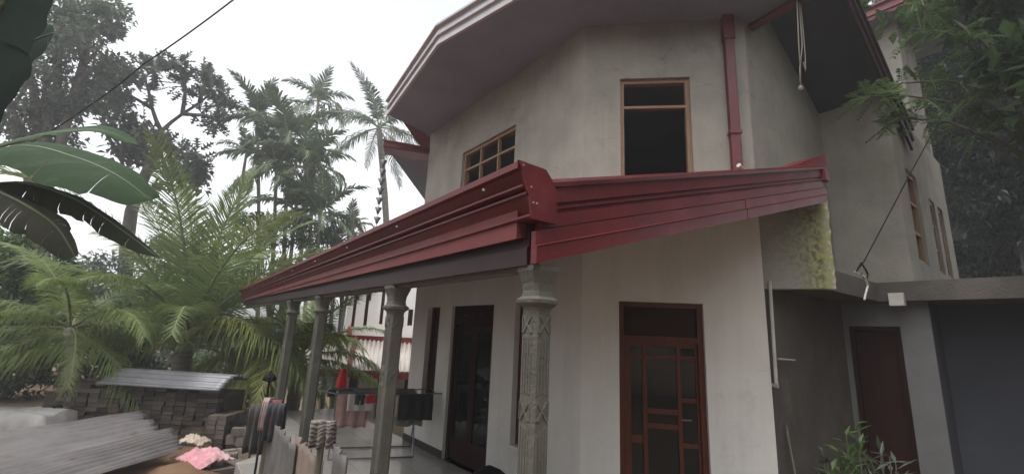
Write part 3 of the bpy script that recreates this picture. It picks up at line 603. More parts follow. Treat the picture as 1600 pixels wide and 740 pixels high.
# coconut palms around the brick stack
bp = hz(283, 640, -.25); cp = at(290, 540, (bp-C0).dot(fw)); cp.z += .0
palm('coconut_palm', 'young coconut palm with upright fronds behind the brick stack', 'palm', (cp.x, cp.y, -.3), cp, 'coco', 27, .24, .17, yaw0=.6, emax=5.6, scale=1.18, extra=[('coco_y', 1, -.75, 1.05), ('coco_y', 0, -1.1, .95), ('coco_y', 0, -.35, 1.0), ('coco_y', 2, -.2, .9)])
cq = at(110, 512, 7.6)
palm('coconut_palm', 'coconut palm with arching shaded fronds beside the banana leaves', 'palm', hz(108, 690, -.28)+V((0, 0, 0)), cq, 'coco', 13, .11, .09, yaw0=2.2, emin=2.5, scale=.62)
cq2 = at(468, 560, 10.5)
palm('coconut_palm', 'low coconut palm whose fronds hang behind the veranda columns', 'palm', (cq2.x, cq2.y, gh(cq2.x, cq2.y)), cq2, 'coco', 18, .16, .13, yaw0=.3, scale=.72, emin=1, extra=[('coco_y', 1, 2.6, .9), ('coco_y', 2, 3.6, .9), ('coco_y', 0, 3.1, 1.0), ('coco_y', 1, 4.2, .95), ('coco_y', 0, 4.8, .9)])
# bushes and low trees along the yard
BU = 'bushes along the back of the yard'
for i, (q, mt, n_, L_, lab) in enumerate((
    (((40, 400, 9.5, 48), (85, 430, 9.8, 40), (10, 440, 9.4, 55), (-50, 400, 9.5, 60)), 'leaf_mid', 1400, .15, 'leafy green bush under the banana leaves'),
    (((20, 520, 10.5, 60), (80, 520, 10.8, 55), (30, 580, 10.5, 55), (-40, 560, 10, 60)), 'leaf_dark', 1500, .16, 'dark bush beside the white tarpaulin'),
    (((150, 520, 11.5, 55), (200, 560, 11.5, 48), (150, 580, 11.2, 45)), 'leaf_dark', 1400, .15, 'dark bush behind the left end of the brick stack'),
    (((215, 500, 12.5, 50), (240, 560, 12.5, 45), (210, 590, 12, 40)), 'leaf_mid', 1300, .14, 'mid green bush behind the young coconut palm'),
    (((345, 560, 13, 45), (385, 585, 13, 42), (330, 600, 12.5, 35), (400, 620, 12, 35)), 'leaf_mid', 1300, .13, 'mid green bush between the coconut trunk and the veranda columns'),
    (((120, 455, 13, 60), (190, 440, 13.5, 55), (60, 470, 13, 55)), 'leaf_grey', 1500, .17, 'grey green small tree behind the shaded coconut palm'),
    (((330, 440, 15, 45), (380, 450, 15, 40), (260, 420, 15.5, 50)), 'leaf_grey', 1300, .17, 'grey green small tree below the areca palms'),
    (((420, 400, 14.5, 36), (455, 370, 15, 34), (500, 385, 15, 34), (395, 360, 15, 30)), 'leaf_mid', 1000, .17, 'mid green small tree among the areca stems'))):
    bl = [blob(*a) for a in q]; c = bl[0][0]; xs_ = sum(a[0].x for a in bl)/len(bl); ys_ = sum(a[0].y for a in bl)/len(bl)
    broadtree('bush', lab, (xs_, ys_, gh(xs_, ys_)-.05), bl, mt, n_, L_, L_*.5, .07, BU, 20+i, 12, 'bush')
def twig(name, label, pix, d, mt):
    P = [at(x, y, d) for x, y in pix]; b = B(); limb(b, [V((P[0].x, P[0].y, gh(P[0].x, P[0].y)-.05)), P[0]]+P[1:], .05, .015, 6)
    root = empty(name, (P[0].x, P[0].y, gh(P[0].x, P[0].y)), label, 'tree'); rg = random.Random(9)
    for k in range(7):
        p = P[-1].lerp(P[0], k/7); limb(b, [p, p+rdir(rg, .5)*.35], .014, .006, 5)
    b.build('trunk', 'bark', root)
    b = B(); cloud(b, [(p, .25, 1) for p in P[:2]], 60, .12, .06, rg, 5); b.build('crown', mt, root)
twig('bare_sapling', 'thin nearly bare sapling beyond the gutter', [(552, 400), (553, 360), (550, 325)], 15, 'leaf_grey')
# far wood
rgw = random.Random(77); b = B()
for k in range(70):
    a = R(-62+k*1.05)+YAW*0; d = rgw.uniform(34, 46); az = YAW+a; p = V((math.sin(az)*d, math.cos(az)*d, 0)); h = rgw.uniform(2.2, 4.6)
    cloud(b, [(V((p.x, p.y, gh(p.x, p.y)+h*.55)), h*.62, 1.0)], 190, .55, .34, rgw, 9)
b.build('far_wood', 'leaf_grey', kind='stuff', label='distant hazy belt of trees beyond the garden', cat='trees')
# banana plant close at the left edge
def banana_leaf(parent, base, pix, d0, d1, wpx, mt, seed, tears=9, face=V((0, 0, 1)), curl=.5):
    """midrib through pixels, blade width in pixels, split by tears"""
    rg = random.Random(seed); n = 26; m_ = len(pix); ctrl = [at(x, y, d0+(d1-d0)*i/(m_-1)) for i, (x, y) in enumerate(pix)]
    def cr(t):
        f = t*(m_-1); i = min(m_-2, int(f)); u = f-i; p0, p1, p2, p3 = ctrl[max(0, i-1)], ctrl[i], ctrl[i+1], ctrl[min(m_-1, i+2)]
        return .5*((2*p1)+(p2-p0)*u+(2*p0-5*p1+4*p2-p3)*u*u+(3*p1-p0-3*p2+p3)*u**3)
    P = [cr(i/(n-1)) for i in range(n)]; b = B()
    W_ = wpx/FPX*(d0+d1)/2
    tear = {s_: set(rg.sample(range(3, n-2), tears)) for s_ in (-1, 1)}
    for s_ in (-1, 1):
        rows = []
        off = 0
        for i in range(n):
            t = i/(n-1); d = (P[min(n-1, i+1)]-P[max(0, i-1)]).normalized(); sd_ = d.cross(face).normalized()*s_; up_ = sd_.cross(d)*s_
            w_ = W_*(1+.16*noise.noise((t*7, seed, s_))+.06*noise.noise((t*30, seed, s_)))*(math.sin(math.pi*min(1, .10+.9*t))**.55)*(1 if t < .93 else (1-t)/.07*.8+.2)
            if i in tear[s_]: off = rg.uniform(-.7, .25) if tears > 6 else rg.uniform(-.25, .15)
            row = []
            for j in range(5):
                v = j/4; ang = .35-curl*v*1.6+off*v
                row.append(P[i]+sd_*w_*v*math.cos(ang*.8)+V((0, 0, 1))*w_*v*math.sin(ang)*.75+d*w_*v*.22+d*(.0))
            rows.append((row, i in tear[s_]))
        for i in range(n-1):
            r0_, r1_ = rows[i][0], rows[i+1][0]
            if rows[i+1][1]: r1_ = [r1_[j].lerp(r0_[j], .22*(j/4)**2*rg.uniform(.3, 1)) for j in range(5)]
            b.add(r0_+r1_, [(j, j+1, j+6, j+5) for j in range(4)])
    lf = b.build('leaf', mt, parent, smooth=True)
    b = B(); k = [P[i]-V((0, 0, .008)) for i in range(n)]; b.tube([V(base)]+k, [.03]+[.022*(1-.8*i/n) for i in range(n)], 6); b.build('midrib', 'banana_rib', lf, smooth=True)
bb = at(-150, 520, 4.2); bb.z = -.3; bt = V((bb.x, bb.y, 1.7))
ban = empty('banana_plant', bb, 'banana plant with broad torn leaves at the edge of the yard', 'banana plant')
b = B(); b.tube([bb, bb.lerp(bt, .5)+V((.03, 0, 0)), bt, bt+V((.05, .05, .5))], [.14, .12, .10, .05], 10); b.build('pseudostem', 'banana_old', ban, smooth=True)
VW = (-fw*.55+V((0, 0, .8)))
banana_leaf(ban, bt, [(-90, 262), (30, 228), (120, 246), (185, 274), (236, 312)], 3.6, 3.7, 60, 'banana', 1, 3, VW, .5)
banana_leaf(ban, bt, [(-80, 250), (40, 216), (110, 204), (165, 204), (215, 226)], 3.9, 4.2, 24, 'banana', 2, 5, VW, .25)
banana_leaf(ban, bt, [(-80, 300), (20, 285), (90, 300), (150, 330), (250, 402)], 3.5, 3.7, 30, 'banana_old', 3, 9, VW, .9)
banana_leaf(ban, bt, [(-60, 280), (0, 300), (50, 325), (90, 355), (118, 400)], 3.4, 3.4, 36, 'banana_old', 4, 11, VW, .8)
banana_leaf(ban, bt, [(-80, 260), (-40, 170), (0, 110), (40, 70), (85, 50)], 3.0, 3.0, 66, 'banana_dark', 5, 3, -fw+V((0, 0, .5)), .3)
banana_leaf(ban, bt, [(-90, 240), (-60, 120), (-20, 40), (20, -20), (40, -80)], 2.8, 2.8, 80, 'banana_dark', 6, 3, -fw, .2)
# ------------------------------------------------------------------ trees at the right, deep shade
def rtree(name, label, base, blobs, mt, n_, L_, r, seed, group=None): return broadtree(name, label, base, blobs, mt, n_, L_, L_*.5, r, group, seed, 16)
p = at(1640, 500, 9.5); rtree('garden_tree', 'tall dark tree filling the gap beside the house wall', (p.x, p.y, -.3),
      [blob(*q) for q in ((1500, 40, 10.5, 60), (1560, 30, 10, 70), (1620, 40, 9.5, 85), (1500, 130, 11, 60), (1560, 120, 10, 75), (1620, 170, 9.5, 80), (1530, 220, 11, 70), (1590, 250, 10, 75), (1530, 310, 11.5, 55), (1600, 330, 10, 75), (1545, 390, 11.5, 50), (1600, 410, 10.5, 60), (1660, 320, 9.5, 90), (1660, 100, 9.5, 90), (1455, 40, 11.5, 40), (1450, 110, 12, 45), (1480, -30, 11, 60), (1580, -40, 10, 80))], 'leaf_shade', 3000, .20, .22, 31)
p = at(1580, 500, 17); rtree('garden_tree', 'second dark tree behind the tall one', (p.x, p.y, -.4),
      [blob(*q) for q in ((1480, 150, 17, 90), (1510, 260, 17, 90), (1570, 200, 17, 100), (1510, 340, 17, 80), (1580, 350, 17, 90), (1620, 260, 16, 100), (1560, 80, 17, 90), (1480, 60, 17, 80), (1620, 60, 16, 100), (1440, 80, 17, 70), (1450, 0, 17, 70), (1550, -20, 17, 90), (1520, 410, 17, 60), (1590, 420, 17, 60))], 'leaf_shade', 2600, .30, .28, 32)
# trees added out of view to block sky light; they show in the door glass
for k, (az, d, h, mt, lab) in enumerate(((145, 8, 6.5, 'leaf_mid', 'wide leafy shade tree added opposite the front door'), (185, 10, 6.0, 'leaf_dark', 'dark round shade tree added opposite the pillar'), (110, 7.2, 8.0, 'leaf_dark', 'tall dark shade tree added opposite the mossy parapet'), (222, 9, 6.5, 'leaf_mid', 'tall leafy shade tree added facing the veranda'), (262, 8, 6.5, 'leaf_dark', 'dark spreading shade tree added facing the veranda columns'), (305, 8.5, 6.0, 'leaf_mid', 'leafy shade tree added beside the banana plant'))):
    a = R(az); c = V((math.sin(a)*d, math.cos(a)*d, -.3)); rg = random.Random(200+k)
    bl = [(c+V((rg.uniform(-2.2, 2.2), rg.uniform(-2.2, 2.2), h*rg.uniform(.45, 1.15))), rg.uniform(1.1, 1.7), .85) for _ in range(11)]
    broadtree('garden_tree', lab, c, bl, mt, 1500, .26, .13, .2, None, 300+k, 14)
def pinnate(b, p, d, L_, n_, lw, ll, rg):
    pts = [p+d*L_*t-V((0, 0, 1))*L_*.25*t*t for t in (0, .25, .5, .75, 1)]; b.cur = 1; b.tube(pts, [.004, .0035, .003, .002, .001], 4); b.cur = 0
    for k in range(n_):
        t = .15+.85*k/(n_-1); f = t*4; i = min(3, int(f)); q = pts[i].lerp(pts[i+1], f-i); tg = (pts[i+1]-pts[i]).normalized(); s = tg.cross(V((0, 0, 1))); s = s.normalized() if s.length > .05 else V((1, 0, 0))
        for sg in (-1, 1): leaf_add(b, q, (s*sg+tg*.45-V((0, 0, rg.uniform(0, .35)))), V((rg.uniform(-.3, .3), rg.uniform(-.3, .3), 1)), ll*rg.uniform(.8, 1.15), lw)
def overhang():
    rg = random.Random(12); root_p = at(1640, 420, 5.4); base = V((root_p.x, root_p.y, -.3))
    root = empty('overhanging_tree', base, 'slim tree with feathery leaflets reaching over the slab', 'tree')
    b = B(); D = 5.2; P = lambda x, y, dd=0: at(x, y, D+dd)
    limb(b, [base, at(1660, 420, 5.4), P(1640, 260), P(1600, 150)], .07, .04, 8)
    tw = []
    for l_ in ([(1640, 260), (1560, 190), (1490, 160), (1420, 150), (1360, 150)], [(1600, 150), (1540, 140), (1480, 125), (1410, 130), (1350, 158)], [(1600, 240), (1540, 215), (1480, 190), (1410, 185), (1380, 200)], [(1600, 150), (1530, 60), (1470, 20), (1430, 5)], [(1600, 150), (1540, 90), (1480, 50), (1425, 45)]):
        q = [P(x, y, rg.uniform(-.25, .25)) for x, y in l_]; limb(b, q, .022, .006, 5)
        for i in range(1, len(q)):
            for f in (0, .33, .66):
                if i < len(q)-1 or f == 0: tw.append((q[i].lerp(q[min(i+1, len(q)-1)], f), q[i]-q[i-1]))
    b.build('trunk', 'bark', root, smooth=True)
    b = B()
    for p_, d in tw:
        for k in range(3): pinnate(b, p_, (d.normalized()*.5+rdir(rg)*.8).normalized(), rg.uniform(.18, .32), 9, .030, .065, rg)
    b.build('crown', ['leaf_light', 'rachis'], root)
overhang()
# ------------------------------------------------------------------ neighbour house seen under the veranda roof
def neighbour():
    D = 15.0; f2 = V((fw.x, fw.y, 0)).normalized(); r2 = V((f2.y, -f2.x, 0)); c = at(600, 500, D); gz = gh(c.x, c.y)-.1
    O = V((c.x, c.y, gz)); root = empty('neighbour_house', O, 'neighbouring pale two storey house with corrugated lean-to roof and red capping', 'house')
    def PX(x, y, k=0): d_ = ray(x, y); t = ((O-C0).dot(f2)+k)/d_.dot(f2); return C0+d_*t
    def blk(x0, x1, y0, y1, k0, k1):
        a, b_ = PX(x0, y1, k0), PX(x1, y0, k0); w_ = (b_-a).dot(r2); h = b_.z-a.z
        return a, w_, h
    wl = []
    a = PX(528, 600); b_ = PX(720, 430); Wd = (b_-a).dot(r2); z1 = b_.z+.6
    wins = []
    for x0, x1, y0, y1 in ((548, 560, 452, 510), (567, 579, 452, 508), (592, 603, 452, 506), (636, 646, 483, 508)):
        p0, p1 = PX(x0, y1), PX(x1, y0); wins.append(((p0-a).dot(r2), (p1-a).dot(r2), p0.z, p1.z))
    P0 = V((a.x, a.y, 0))
    wall(B(), P0, r2, -f2, Wd, gz, z1, .18, wins).build('wall', 'paint', root)
    q = B(); q.obox(P0+V((0, 0, gz))+f2*.9, r2*Wd, f2*.1, V((0, 0, z1-gz))); q.build('inner_wall', 'cement_dark', root)
    for s_a, s_b, za, zb_ in wins:
        q = B()
        for c_, e, f, g in ((s_a, s_a+.05, za, zb_), (s_b-.05, s_b, za, zb_), (s_a+.05, s_b-.05, za, za+.05), (s_a+.05, s_b-.05, (za+zb_)/2-.02, (za+zb_)/2+.02)): fb(q, P0, r2, -f2, c_, e, .02, .10, f, g)
        w_ = q.build('window', 'door_dark', root); q = B(); fb(q, P0, r2, -f2, s_a+.05, s_b-.05, .055, .06, za+.05, zb_); q.build('pane', 'glass', w_)
    for x, y in ((560, 462), (579, 462)):
        p = PX(x, y); q = B(); q.tube([p-f2*.02, p-f2*.5+V((0, 0, .45))], .03, 6); q.tube([p-f2*.02+V((0, 0, .5)), p-f2*.02-V((0, 0, .15))], .03, 6); q.build('eave_bracket', 'black', root)
    # lean-to roof: hipped, corrugated
    T0, T1, E0, E1 = PX(556, 529), PX(720, 541), PX(528, 577, -2.6), PX(720, 584, -2.6); H0 = PX(533, 532, -.05)
    H0 = T0-r2*.02
    def corr(name, A, Bq, Cq, Dq, n, parent):
        b = B(); rows = []
        for i in range(n*4+1):
            t = i/(n*4); h = .035*math.sin(i*math.pi/2); rows += [A.lerp(Bq, t)+V((0, 0, h)), Dq.lerp(Cq, t)+V((0, 0, h))]
        b.add(rows, [(2*i, 2*i+2, 2*i+3, 2*i+1) for i in range(n*4)]); return b.build(name, 'zinc_light', parent, smooth=True, solid=.01)
    rs = corr('lean_to_roof', T0, T1, E1, E0+r2*.35, 24, root)
    q = B(); q.tube([T0+V((0, 0, .05)), E0+r2*.3+V((0, 0, .05))], .08, 6); q.build('hip_capping', 'maroon', rs)
    E2 = PX(520, 560, -1.2); corr('hip_sheet', T0-r2*1.6, T0, E0+r2*.3, E0-r2*1.1, 10, rs)
    q = B(); q.obox(T0-r2*1.6-f2*.06-V((0, 0, .05)), r2*(1.6+(T1-T0).dot(r2)), f2*.05, V((0, 0, .17))); q.build('wall_capping', 'maroon', rs)
    q = B(); q.obox(E0-r2*1.1-V((0, 0, .20)), (E1-E0)+r2*1.1, f2*.06, V((0, 0, .2))); q.build('fascia_board', 'maroon', rs)
    for x in (545, 590, 632):
        p = PX(x, 600, -2.4); q = B(); q.obox(V((p.x, p.y, gz)), r2*.2, f2*.2, V((0, 0, E0.z-gz-.19))); q.build('post', 'maroon_shade', rs)
    p = PX(546, 518, -.1); q = B(); q.lathe(p, [(.07, -.10), (.09, .0), (.075, .16), (.03, .2)], 10); q.build('wall_lamp', mat('pink_lamp', (.55, .12, .10), None, 4, .5), root)
neighbour()
# ------------------------------------------------------------------ yard: brick stack
f2 = V((fw.x, fw.y, 0)).normalized(); r2 = V((f2.y, -f2.x, 0)); UPZ = V((0, 0, 1))
RZ = math.atan2(r2.y, r2.x)
sb = hz(350, 702, -.26); S0 = sb-r2*3.15; S0.z = -.27           # left front corner at ground
stack = empty('brick_stack', S0, 'long stack of raw dark bricks with a corrugated sheet on top', 'brick stack')
bw, bh = .178, .070
b = B(); b.box((-.5*bw+.004, -.06, 0), (.5*bw-.004, .06, bh-.006)); b0 = b.build('brick', 'brick', None, bevel=.006); bme = b0.data; bpy.data.objects.remove(b0)
def brick(p, rz=0, parent=stack, sc_=(1, 1, 1)):
    o = inst('brick', bme, parent, p, (random.uniform(-.03, .03), random.uniform(-.03, .03), RZ+rz+random.uniform(-.07, .07)), sc_); return o
ncol, nrow = 16, 13
for r_ in range(nrow):
    for c_ in range(ncol):
        off = .06*bw*random.uniform(-1, 1)
        if r_ == nrow-1 and (c_ in (1, 4, 5) or random.random() < .15): continue
        if r_ > 10 and c_ == 0: continue
        sk_ = random.uniform(-.02, .02)-(.03 if random.random() < .1 else 0)
        brick(S0+r2*(.16+c_*bw+off)+f2*(.08+sk_)+UPZ*(r_*bh))
b = B(); b.obox(S0+r2*.1+f2*.14, r2*(ncol*bw), f2*.55, UPZ*(nrow-1)*bh); b.build('core', 'brick_core', stack)
for r_ in range(8):        # lower step at the right end, bricks turned sideways
    for c_ in range(2):
        for k in range(3): brick(S0+r2*(3.0+c_*.15)-f2*(.12-k*.19)+UPZ*r_*bh, math.pi/2, sc_=(1, 1.15, 1))
for k in range(9):
    brick(S0+r2*random.uniform(.2, 1.2)+f2*random.uniform(.1, .5)+UPZ*((nrow-.4)*bh), random.uniform(-.8, .8))
def corrugated(name, mt, A, Bv, Cv, n, amp, label=None, cat=None, bend=None, ragged=0, solid=.003, group=None, seg=16, parent=None):
    """sheet: corner A, Bv along the ridges, Cv across them"""
    rg = random.Random(n); A, Bv, Cv = V(A), V(Bv), V(Cv); nn = Bv.cross(Cv).normalized(); nn = nn if nn.z > 0 else -nn; b = B(); m_ = n*6+1
    for i in range(seg+1):
        u = i/seg
        for j in range(m_):
            v = j/(m_-1); uu = u
            if ragged and i == seg: uu = 1-ragged*max(0, noise.noise((v*6, n, 1)))
            p = A+Bv*uu+Cv*v+nn*(amp*math.sin(j*math.pi/3)); p += nn*(bend(u, v) if bend else 0); b.v.append(p)
    b.f = [(i*m_+j, i*m_+j+1, (i+1)*m_+j+1, (i+1)*m_+j) for i in range(seg) for j in range(m_-1)]; b.mi = [0]*len(b.f)
    return b.build(name, mt, parent, smooth=True, label=label, cat=cat, loc=A if parent is None else None, solid=solid, group=group)
top = S0+UPZ*(nrow*bh+.055)
A_ = top+r2*1.05-f2*.20
corrugated('corrugated_sheet', 'zinc_dark', A_-UPZ*.02, r2*1.98-UPZ*.03, f2*.80+UPZ*.10, 7, .020, 'arched corrugated metal sheet lying on top of the brick stack', 'metal sheet', lambda u, v: .15*math.sin(math.pi*v))
# ------------------------------------------------------------------ yard: sheet heap, sand, cloth, blocks
def mound(name, mt, c, rx, ry, h, seed, label=None, cat=None, kind=None, n=60):
    b = B(); c = V(c)
    for i in range(n+1):
        for j in range(n+1):
            x, y = -1+2*i/n, -1+2*j/n; r_ = math.hypot(x, y); k = smooth01(1-r_)
            z = h*k**.8*(1+.25*noise.noise((x*2.5, y*2.5, seed)))+(.03*noise.noise((x*9, y*9, seed))+.022*noise.noise((x*21, y*21, seed)))*k-.03*(1-k)
            b.v.append(c+r2*x*rx+f2*y*ry+UPZ*z)
    b.f = [(i*(n+1)+j, (i+1)*(n+1)+j, (i+1)*(n+1)+j+1, i*(n+1)+j+1) for i in range(n) for j in range(n)]; b.mi = [0]*len(b.f)
    return b.build(name, mt, smooth=True, label=label, cat=cat, kind=kind, loc=c)
sc0 = hz(255, 745, -.1); sc0.z = -.30
mound('sand_heap', 'sand', sc0, 1.35, 1.1, .30, 3, 'heap of orange sand beside the loose metal sheets', 'sand', 'stuff')
sA, sB, sC, sD = hz(215, 645, .22), hz(262, 672, .10), hz(-60, 765, .02), hz(-90, 722, .16)
def quadsheet(name, mt, a, b_, c, d, n, amp, label, ragged=0, group=None, droop=.0):
    """ridges run from d->a and c->b"""
    bb_ = B(); m_ = n*6+1; seg = 18; nn = (a-d).cross(c-d).normalized(); nn = nn if nn.z > 0 else -nn
    for i in range(seg+1):
        u = i/seg
        for j in range(m_):
            v = j/(m_-1); uu = u
            if ragged and i == seg: uu = 1-ragged*max(0, .3+noise.noise((v*5, n, 2.3)))
            p = d.lerp(a, uu).lerp(c.lerp(b_, uu), v); fade = (.45+.55*smooth01((u-.2)/.5))*max(.35, min(1, .85+.7*noise.noise((u*2.2, v*3.1, n+4))))
            bb_.v.append(p+nn*(amp*fade*math.sin(j*math.pi/3)+.03*noise.noise((u*3, v*3, n))-droop*u*u*v))
    bb_.f = [(i*m_+j, i*m_+j+1, (i+1)*m_+j+1, (i+1)*m_+j) for i in range(seg) for j in range(m_-1)]; bb_.mi = [0]*len(bb_.f)
    return bb_.build(name, mt, smooth=True, label=label, cat='metal sheet', loc=d, solid=.003, group=group)
quadsheet('corrugated_sheet', 'zinc', hz(226, 641, .26), hz(262, 682, .11), hz(-70, 772, .10), hz(-90, 686, .24), 8, .020, 'grey corrugated metal sheet with a torn end, upper of the loose pair', .08)
quadsheet('corrugated_sheet', 'zinc', hz(270, 668, .18), hz(287, 696, .11), hz(-20, 800, .20), hz(-60, 742, .26), 8, .020, 'grey corrugated metal sheet resting on the sand heap, lower of the loose pair', .03, droop=.03)
a = hz(232, 664, .02); q = B(); q.obox(a-UPZ*.30, r2*.42, f2*.03+UPZ*.0, UPZ*.36+f2*.12); q.build('dark_gap_panel', mat('dark_gap_panel', (.035, .022, .018), None, 5, .8), loc=a, label='dark panel standing in for the dark gap behind the loose sheets', cat='board')  # dark panel put in to paint the shaded gap behind the sheets
def cloth_mesh(name, mt, P0, P1, df, db, label, cat='cloth', group=None, seed=0, nx=16, nz=12, out=None, wav=.02, hem=.06, fold=.02, solid=.004):
    """cloth over the rail P0-P1; drops df on the camera side and db behind"""
    P0, P1 = V(P0), V(P1); d = P1-P0; dn = d.normalized(); o = out or UPZ.cross(dn).normalized()
    if o.dot(C0-P0) < 0: o = -o
    b = B(); tot = df+db
    for i in range(nx+1):
        u = i/nx
        for k in range(nz+1):
            t = -db+tot*k/nz; ex = noise.noise((u*3+seed, t*3, seed))
            h = -abs(t)*(1+hem*noise.noise((u*4, seed*1.7, 1)))
            sh = (fold if t > 0 else -fold)*min(1, abs(t)/.03)
            w_ = wav*math.sin(u*17+seed*2+ex*2)*min(1, abs(t)/.15)
            b.v.append(P0+d*u+UPZ*(h+.006)+o*(sh+w_+.015*ex)+dn*.015*ex)
    b.f = [(i*(nz+1)+k, (i+1)*(nz+1)+k, (i+1)*(nz+1)+k+1, i*(nz+1)+k+1) for i in range(nx) for k in range(nz)]; b.mi = [0]*len(b.f)
    return b.build(name, mt, smooth=True, label=label, cat=cat, group=group, loc=(P0+P1)/2, solid=solid)
def crumple(name, mt, c, ax, ay, h, label, seed, n=30):
    b = B(); c = V(c)
    for i in range(n+1):
        for j in range(n+1):
            x, y = -1+2*i/n, -1+2*j/n; e = 1+.18*noise.noise((x*2, y*2, seed+5)); k = smooth01(1.25-math.hypot(x, y)*.85)
            z = h*k*(.55+.45*noise.noise((x*2, y*2, seed)))+.05*abs(noise.noise((x*4+y*2, y*5, seed)))+.03*abs(noise.noise((x*9, y*7, seed)))
            b.v.append(c+V(ax)*x*e+V(ay)*y*e+UPZ*z)
    b.f = [(i*(n+1)+j, (i+1)*(n+1)+j, (i+1)*(n+1)+j+1, i*(n+1)+j+1) for i in range(n) for j in range(n)]; b.mi = [0]*len(b.f)
    return b.build(name, mt, smooth=True, label=label, cat='cloth', loc=c, solid=.006)
pc = hz(320, 708, .03); crumple('crumpled_cloth', cloth('pink', (.56, .22, .26), (.62, .34, .36), c3=(.66, .45, .45), s3=6, th3=.5), pc-UPZ*.08, r2*.31-f2*.20, f2*.25+r2*.08, .18, 'crumpled pink cloth lying on the orange sand', 4)
pc2 = hz(303, 686, .12); crumple('crumpled_cloth', cloth('cream', (.50, .42, .33), (.40, .32, .25)), pc2-UPZ*.06, r2*.19, f2*.12, .16, 'small cream cloth bunched above the pink one', 8)
bl0 = B(); bl0.box((-.15, -.08, 0), (.15, .08, .14)); bo = bl0.build('block', 'block', None, bevel=.012); blm = bo.data; bpy.data.objects.remove(bo)
for k, (x, y, z, rz, s_) in enumerate(((352, 716, -.22, .4, 1), (366, 730, -.25, -.5, 1), (344, 738, -.2, 1.0, .9), (372, 698, -.25, .2, 1.0), (384, 706, -.25, -.3, .9), (396, 700, -.25, .8, .8), (372, 684, -.10, .1, .95), (386, 688, -.10, -.2, .9), (376, 672, .04, .3, .8), (362, 706, -.25, 1.2, .8), (398, 716, -.25, 2.0, .7), (380, 722, -.25, .6, .6))):
    p = hz(x, y, z+.05); o = inst('loose_block', blm, None, (p.x, p.y, z-.02), (0, random.uniform(-.08, .08), RZ+rz), (s_, s_, s_))
    props(o, 'loose grey brown masonry block on the soil beside the brick stack' if z < -.15 else 'grey brown masonry block lying on top of other loose blocks' if z < 0 else 'small masonry block topmost on the loose block pile', 'block', 'loose blocks beside the brick stack')
p = hz(358, 660, .16); q = B(); q.obox(p-UPZ*.03+r2*.0, r2*.55+UPZ*.0, f2*.16, UPZ*.05)
q.obox(p-UPZ*.42+r2*.06, r2*.06, f2*.14, UPZ*.395); q.obox(p-UPZ*.42+r2*.44, r2*.06, f2*.14, UPZ*.395)
q.build('low_bench', 'black', loc=p-UPZ*.42, label='low dark plank bench beside the scattered blocks', cat='bench')
# white tarpaulin at the left
tc_ = hz(20, 650, .25)
b = B(); n = 20
for i in range(n+1):
    for j in range(n+1):
        x, y = i/n, j/n; p = tc_+r2*(-1.0+1.62*x)+f2*(.6*y)
        e = min(1, x*9, (1-x)*4, y*5); z = .26+.05*noise.noise((x*4, y*4, 2))+.025*abs(noise.noise((x*11, y*4, 3))); z = -.27+(z+.27)*smooth01(e*.9+.1) if (y < .12 or x > .86) else z
        b.v.append(V((p.x, p.y, z)))
b.f = [(i*(n+1)+j, (i+1)*(n+1)+j, (i+1)*(n+1)+j+1, i*(n+1)+j+1) for i in range(n) for j in range(n)]; b.mi = [0]*len(b.f)
b.build('tarpaulin', cloth('tarpaulin', (.34, .33, .325), (.22, .21, .205)), smooth=True, label='dirty white tarpaulin draped over a pile beside the bricks', cat='tarpaulin', loc=(tc_.x, tc_.y, -.27), solid=.004)
# ------------------------------------------------------------------ veranda edge: sheet fence, rags, stake
FE = 'corrugated sheets standing along the veranda edge'
for (x0, y0, x1, y1, n_, lab) in ((418, 655, 466, 690, 6, 'pale corrugated sheet standing upright under the dark clothes'), (464, 690, 512, 712, 5, 'brownish corrugated sheet standing below the striped rag'), (528, 712, 545, 740, 4, 'narrow corrugated offcut leaning beside the veranda column')):
    a, b_ = hx(x0, y0, .98), hx(x1, y1, .95); h = b_.z+.27
    A_ = V((a.x, a.y, -.27)); Cv = V((b_.x-a.x, b_.y-a.y, 0)); zt_ = a.z+.27
    corrugated('corrugated_sheet', 'zinc_rust' if n_ != 5 else mat('rust_brown_sheet', (.22, .17, .14), (.16, .12, .10), 3, .7, c3=(.13, .08, .05), s3=3), A_, V((.05, .06, zt_))-Cv.normalized()*.22, Cv, n_, .016, lab, 'metal sheet', None, .05, group=FE)
def stick(name, mt, pts, r_, label, cat, n=6, loc=None): b = B(); b.tube(pts, r_, n); return b.build(name, mt, label=label, cat=cat, loc=loc or pts[0])
ps = hx(501, 700, 1.0); stick('wooden_stake', 'bark', [V((ps.x, ps.y, -.3)), V((ps.x, ps.y, ps.z+.18))], .022, 'weathered stake carrying the striped rag', 'stake')
rp = V((ps.x, ps.y, ps.z+.19))
ragm = cloth('striped', (.30, .26, .23), (.22, .19, .165), wave=('Z', 11, (.04, .028, .026), 11.0))
cloth_mesh('striped_rag', ragm, rp-r2*.085, rp+r2*.08, .19, .17, 'cream and dark striped rag hung over a stake by the column', group=None, seed=3, wav=.03)
hcx = hx(424, 640, 1.0)
stick('wooden_stake', 'bark', [V((hcx.x, hcx.y, -.3)), V((hcx.x, hcx.y, hcx.z+.12))], .025, 'stake carrying the pile of dark clothes', 'stake')
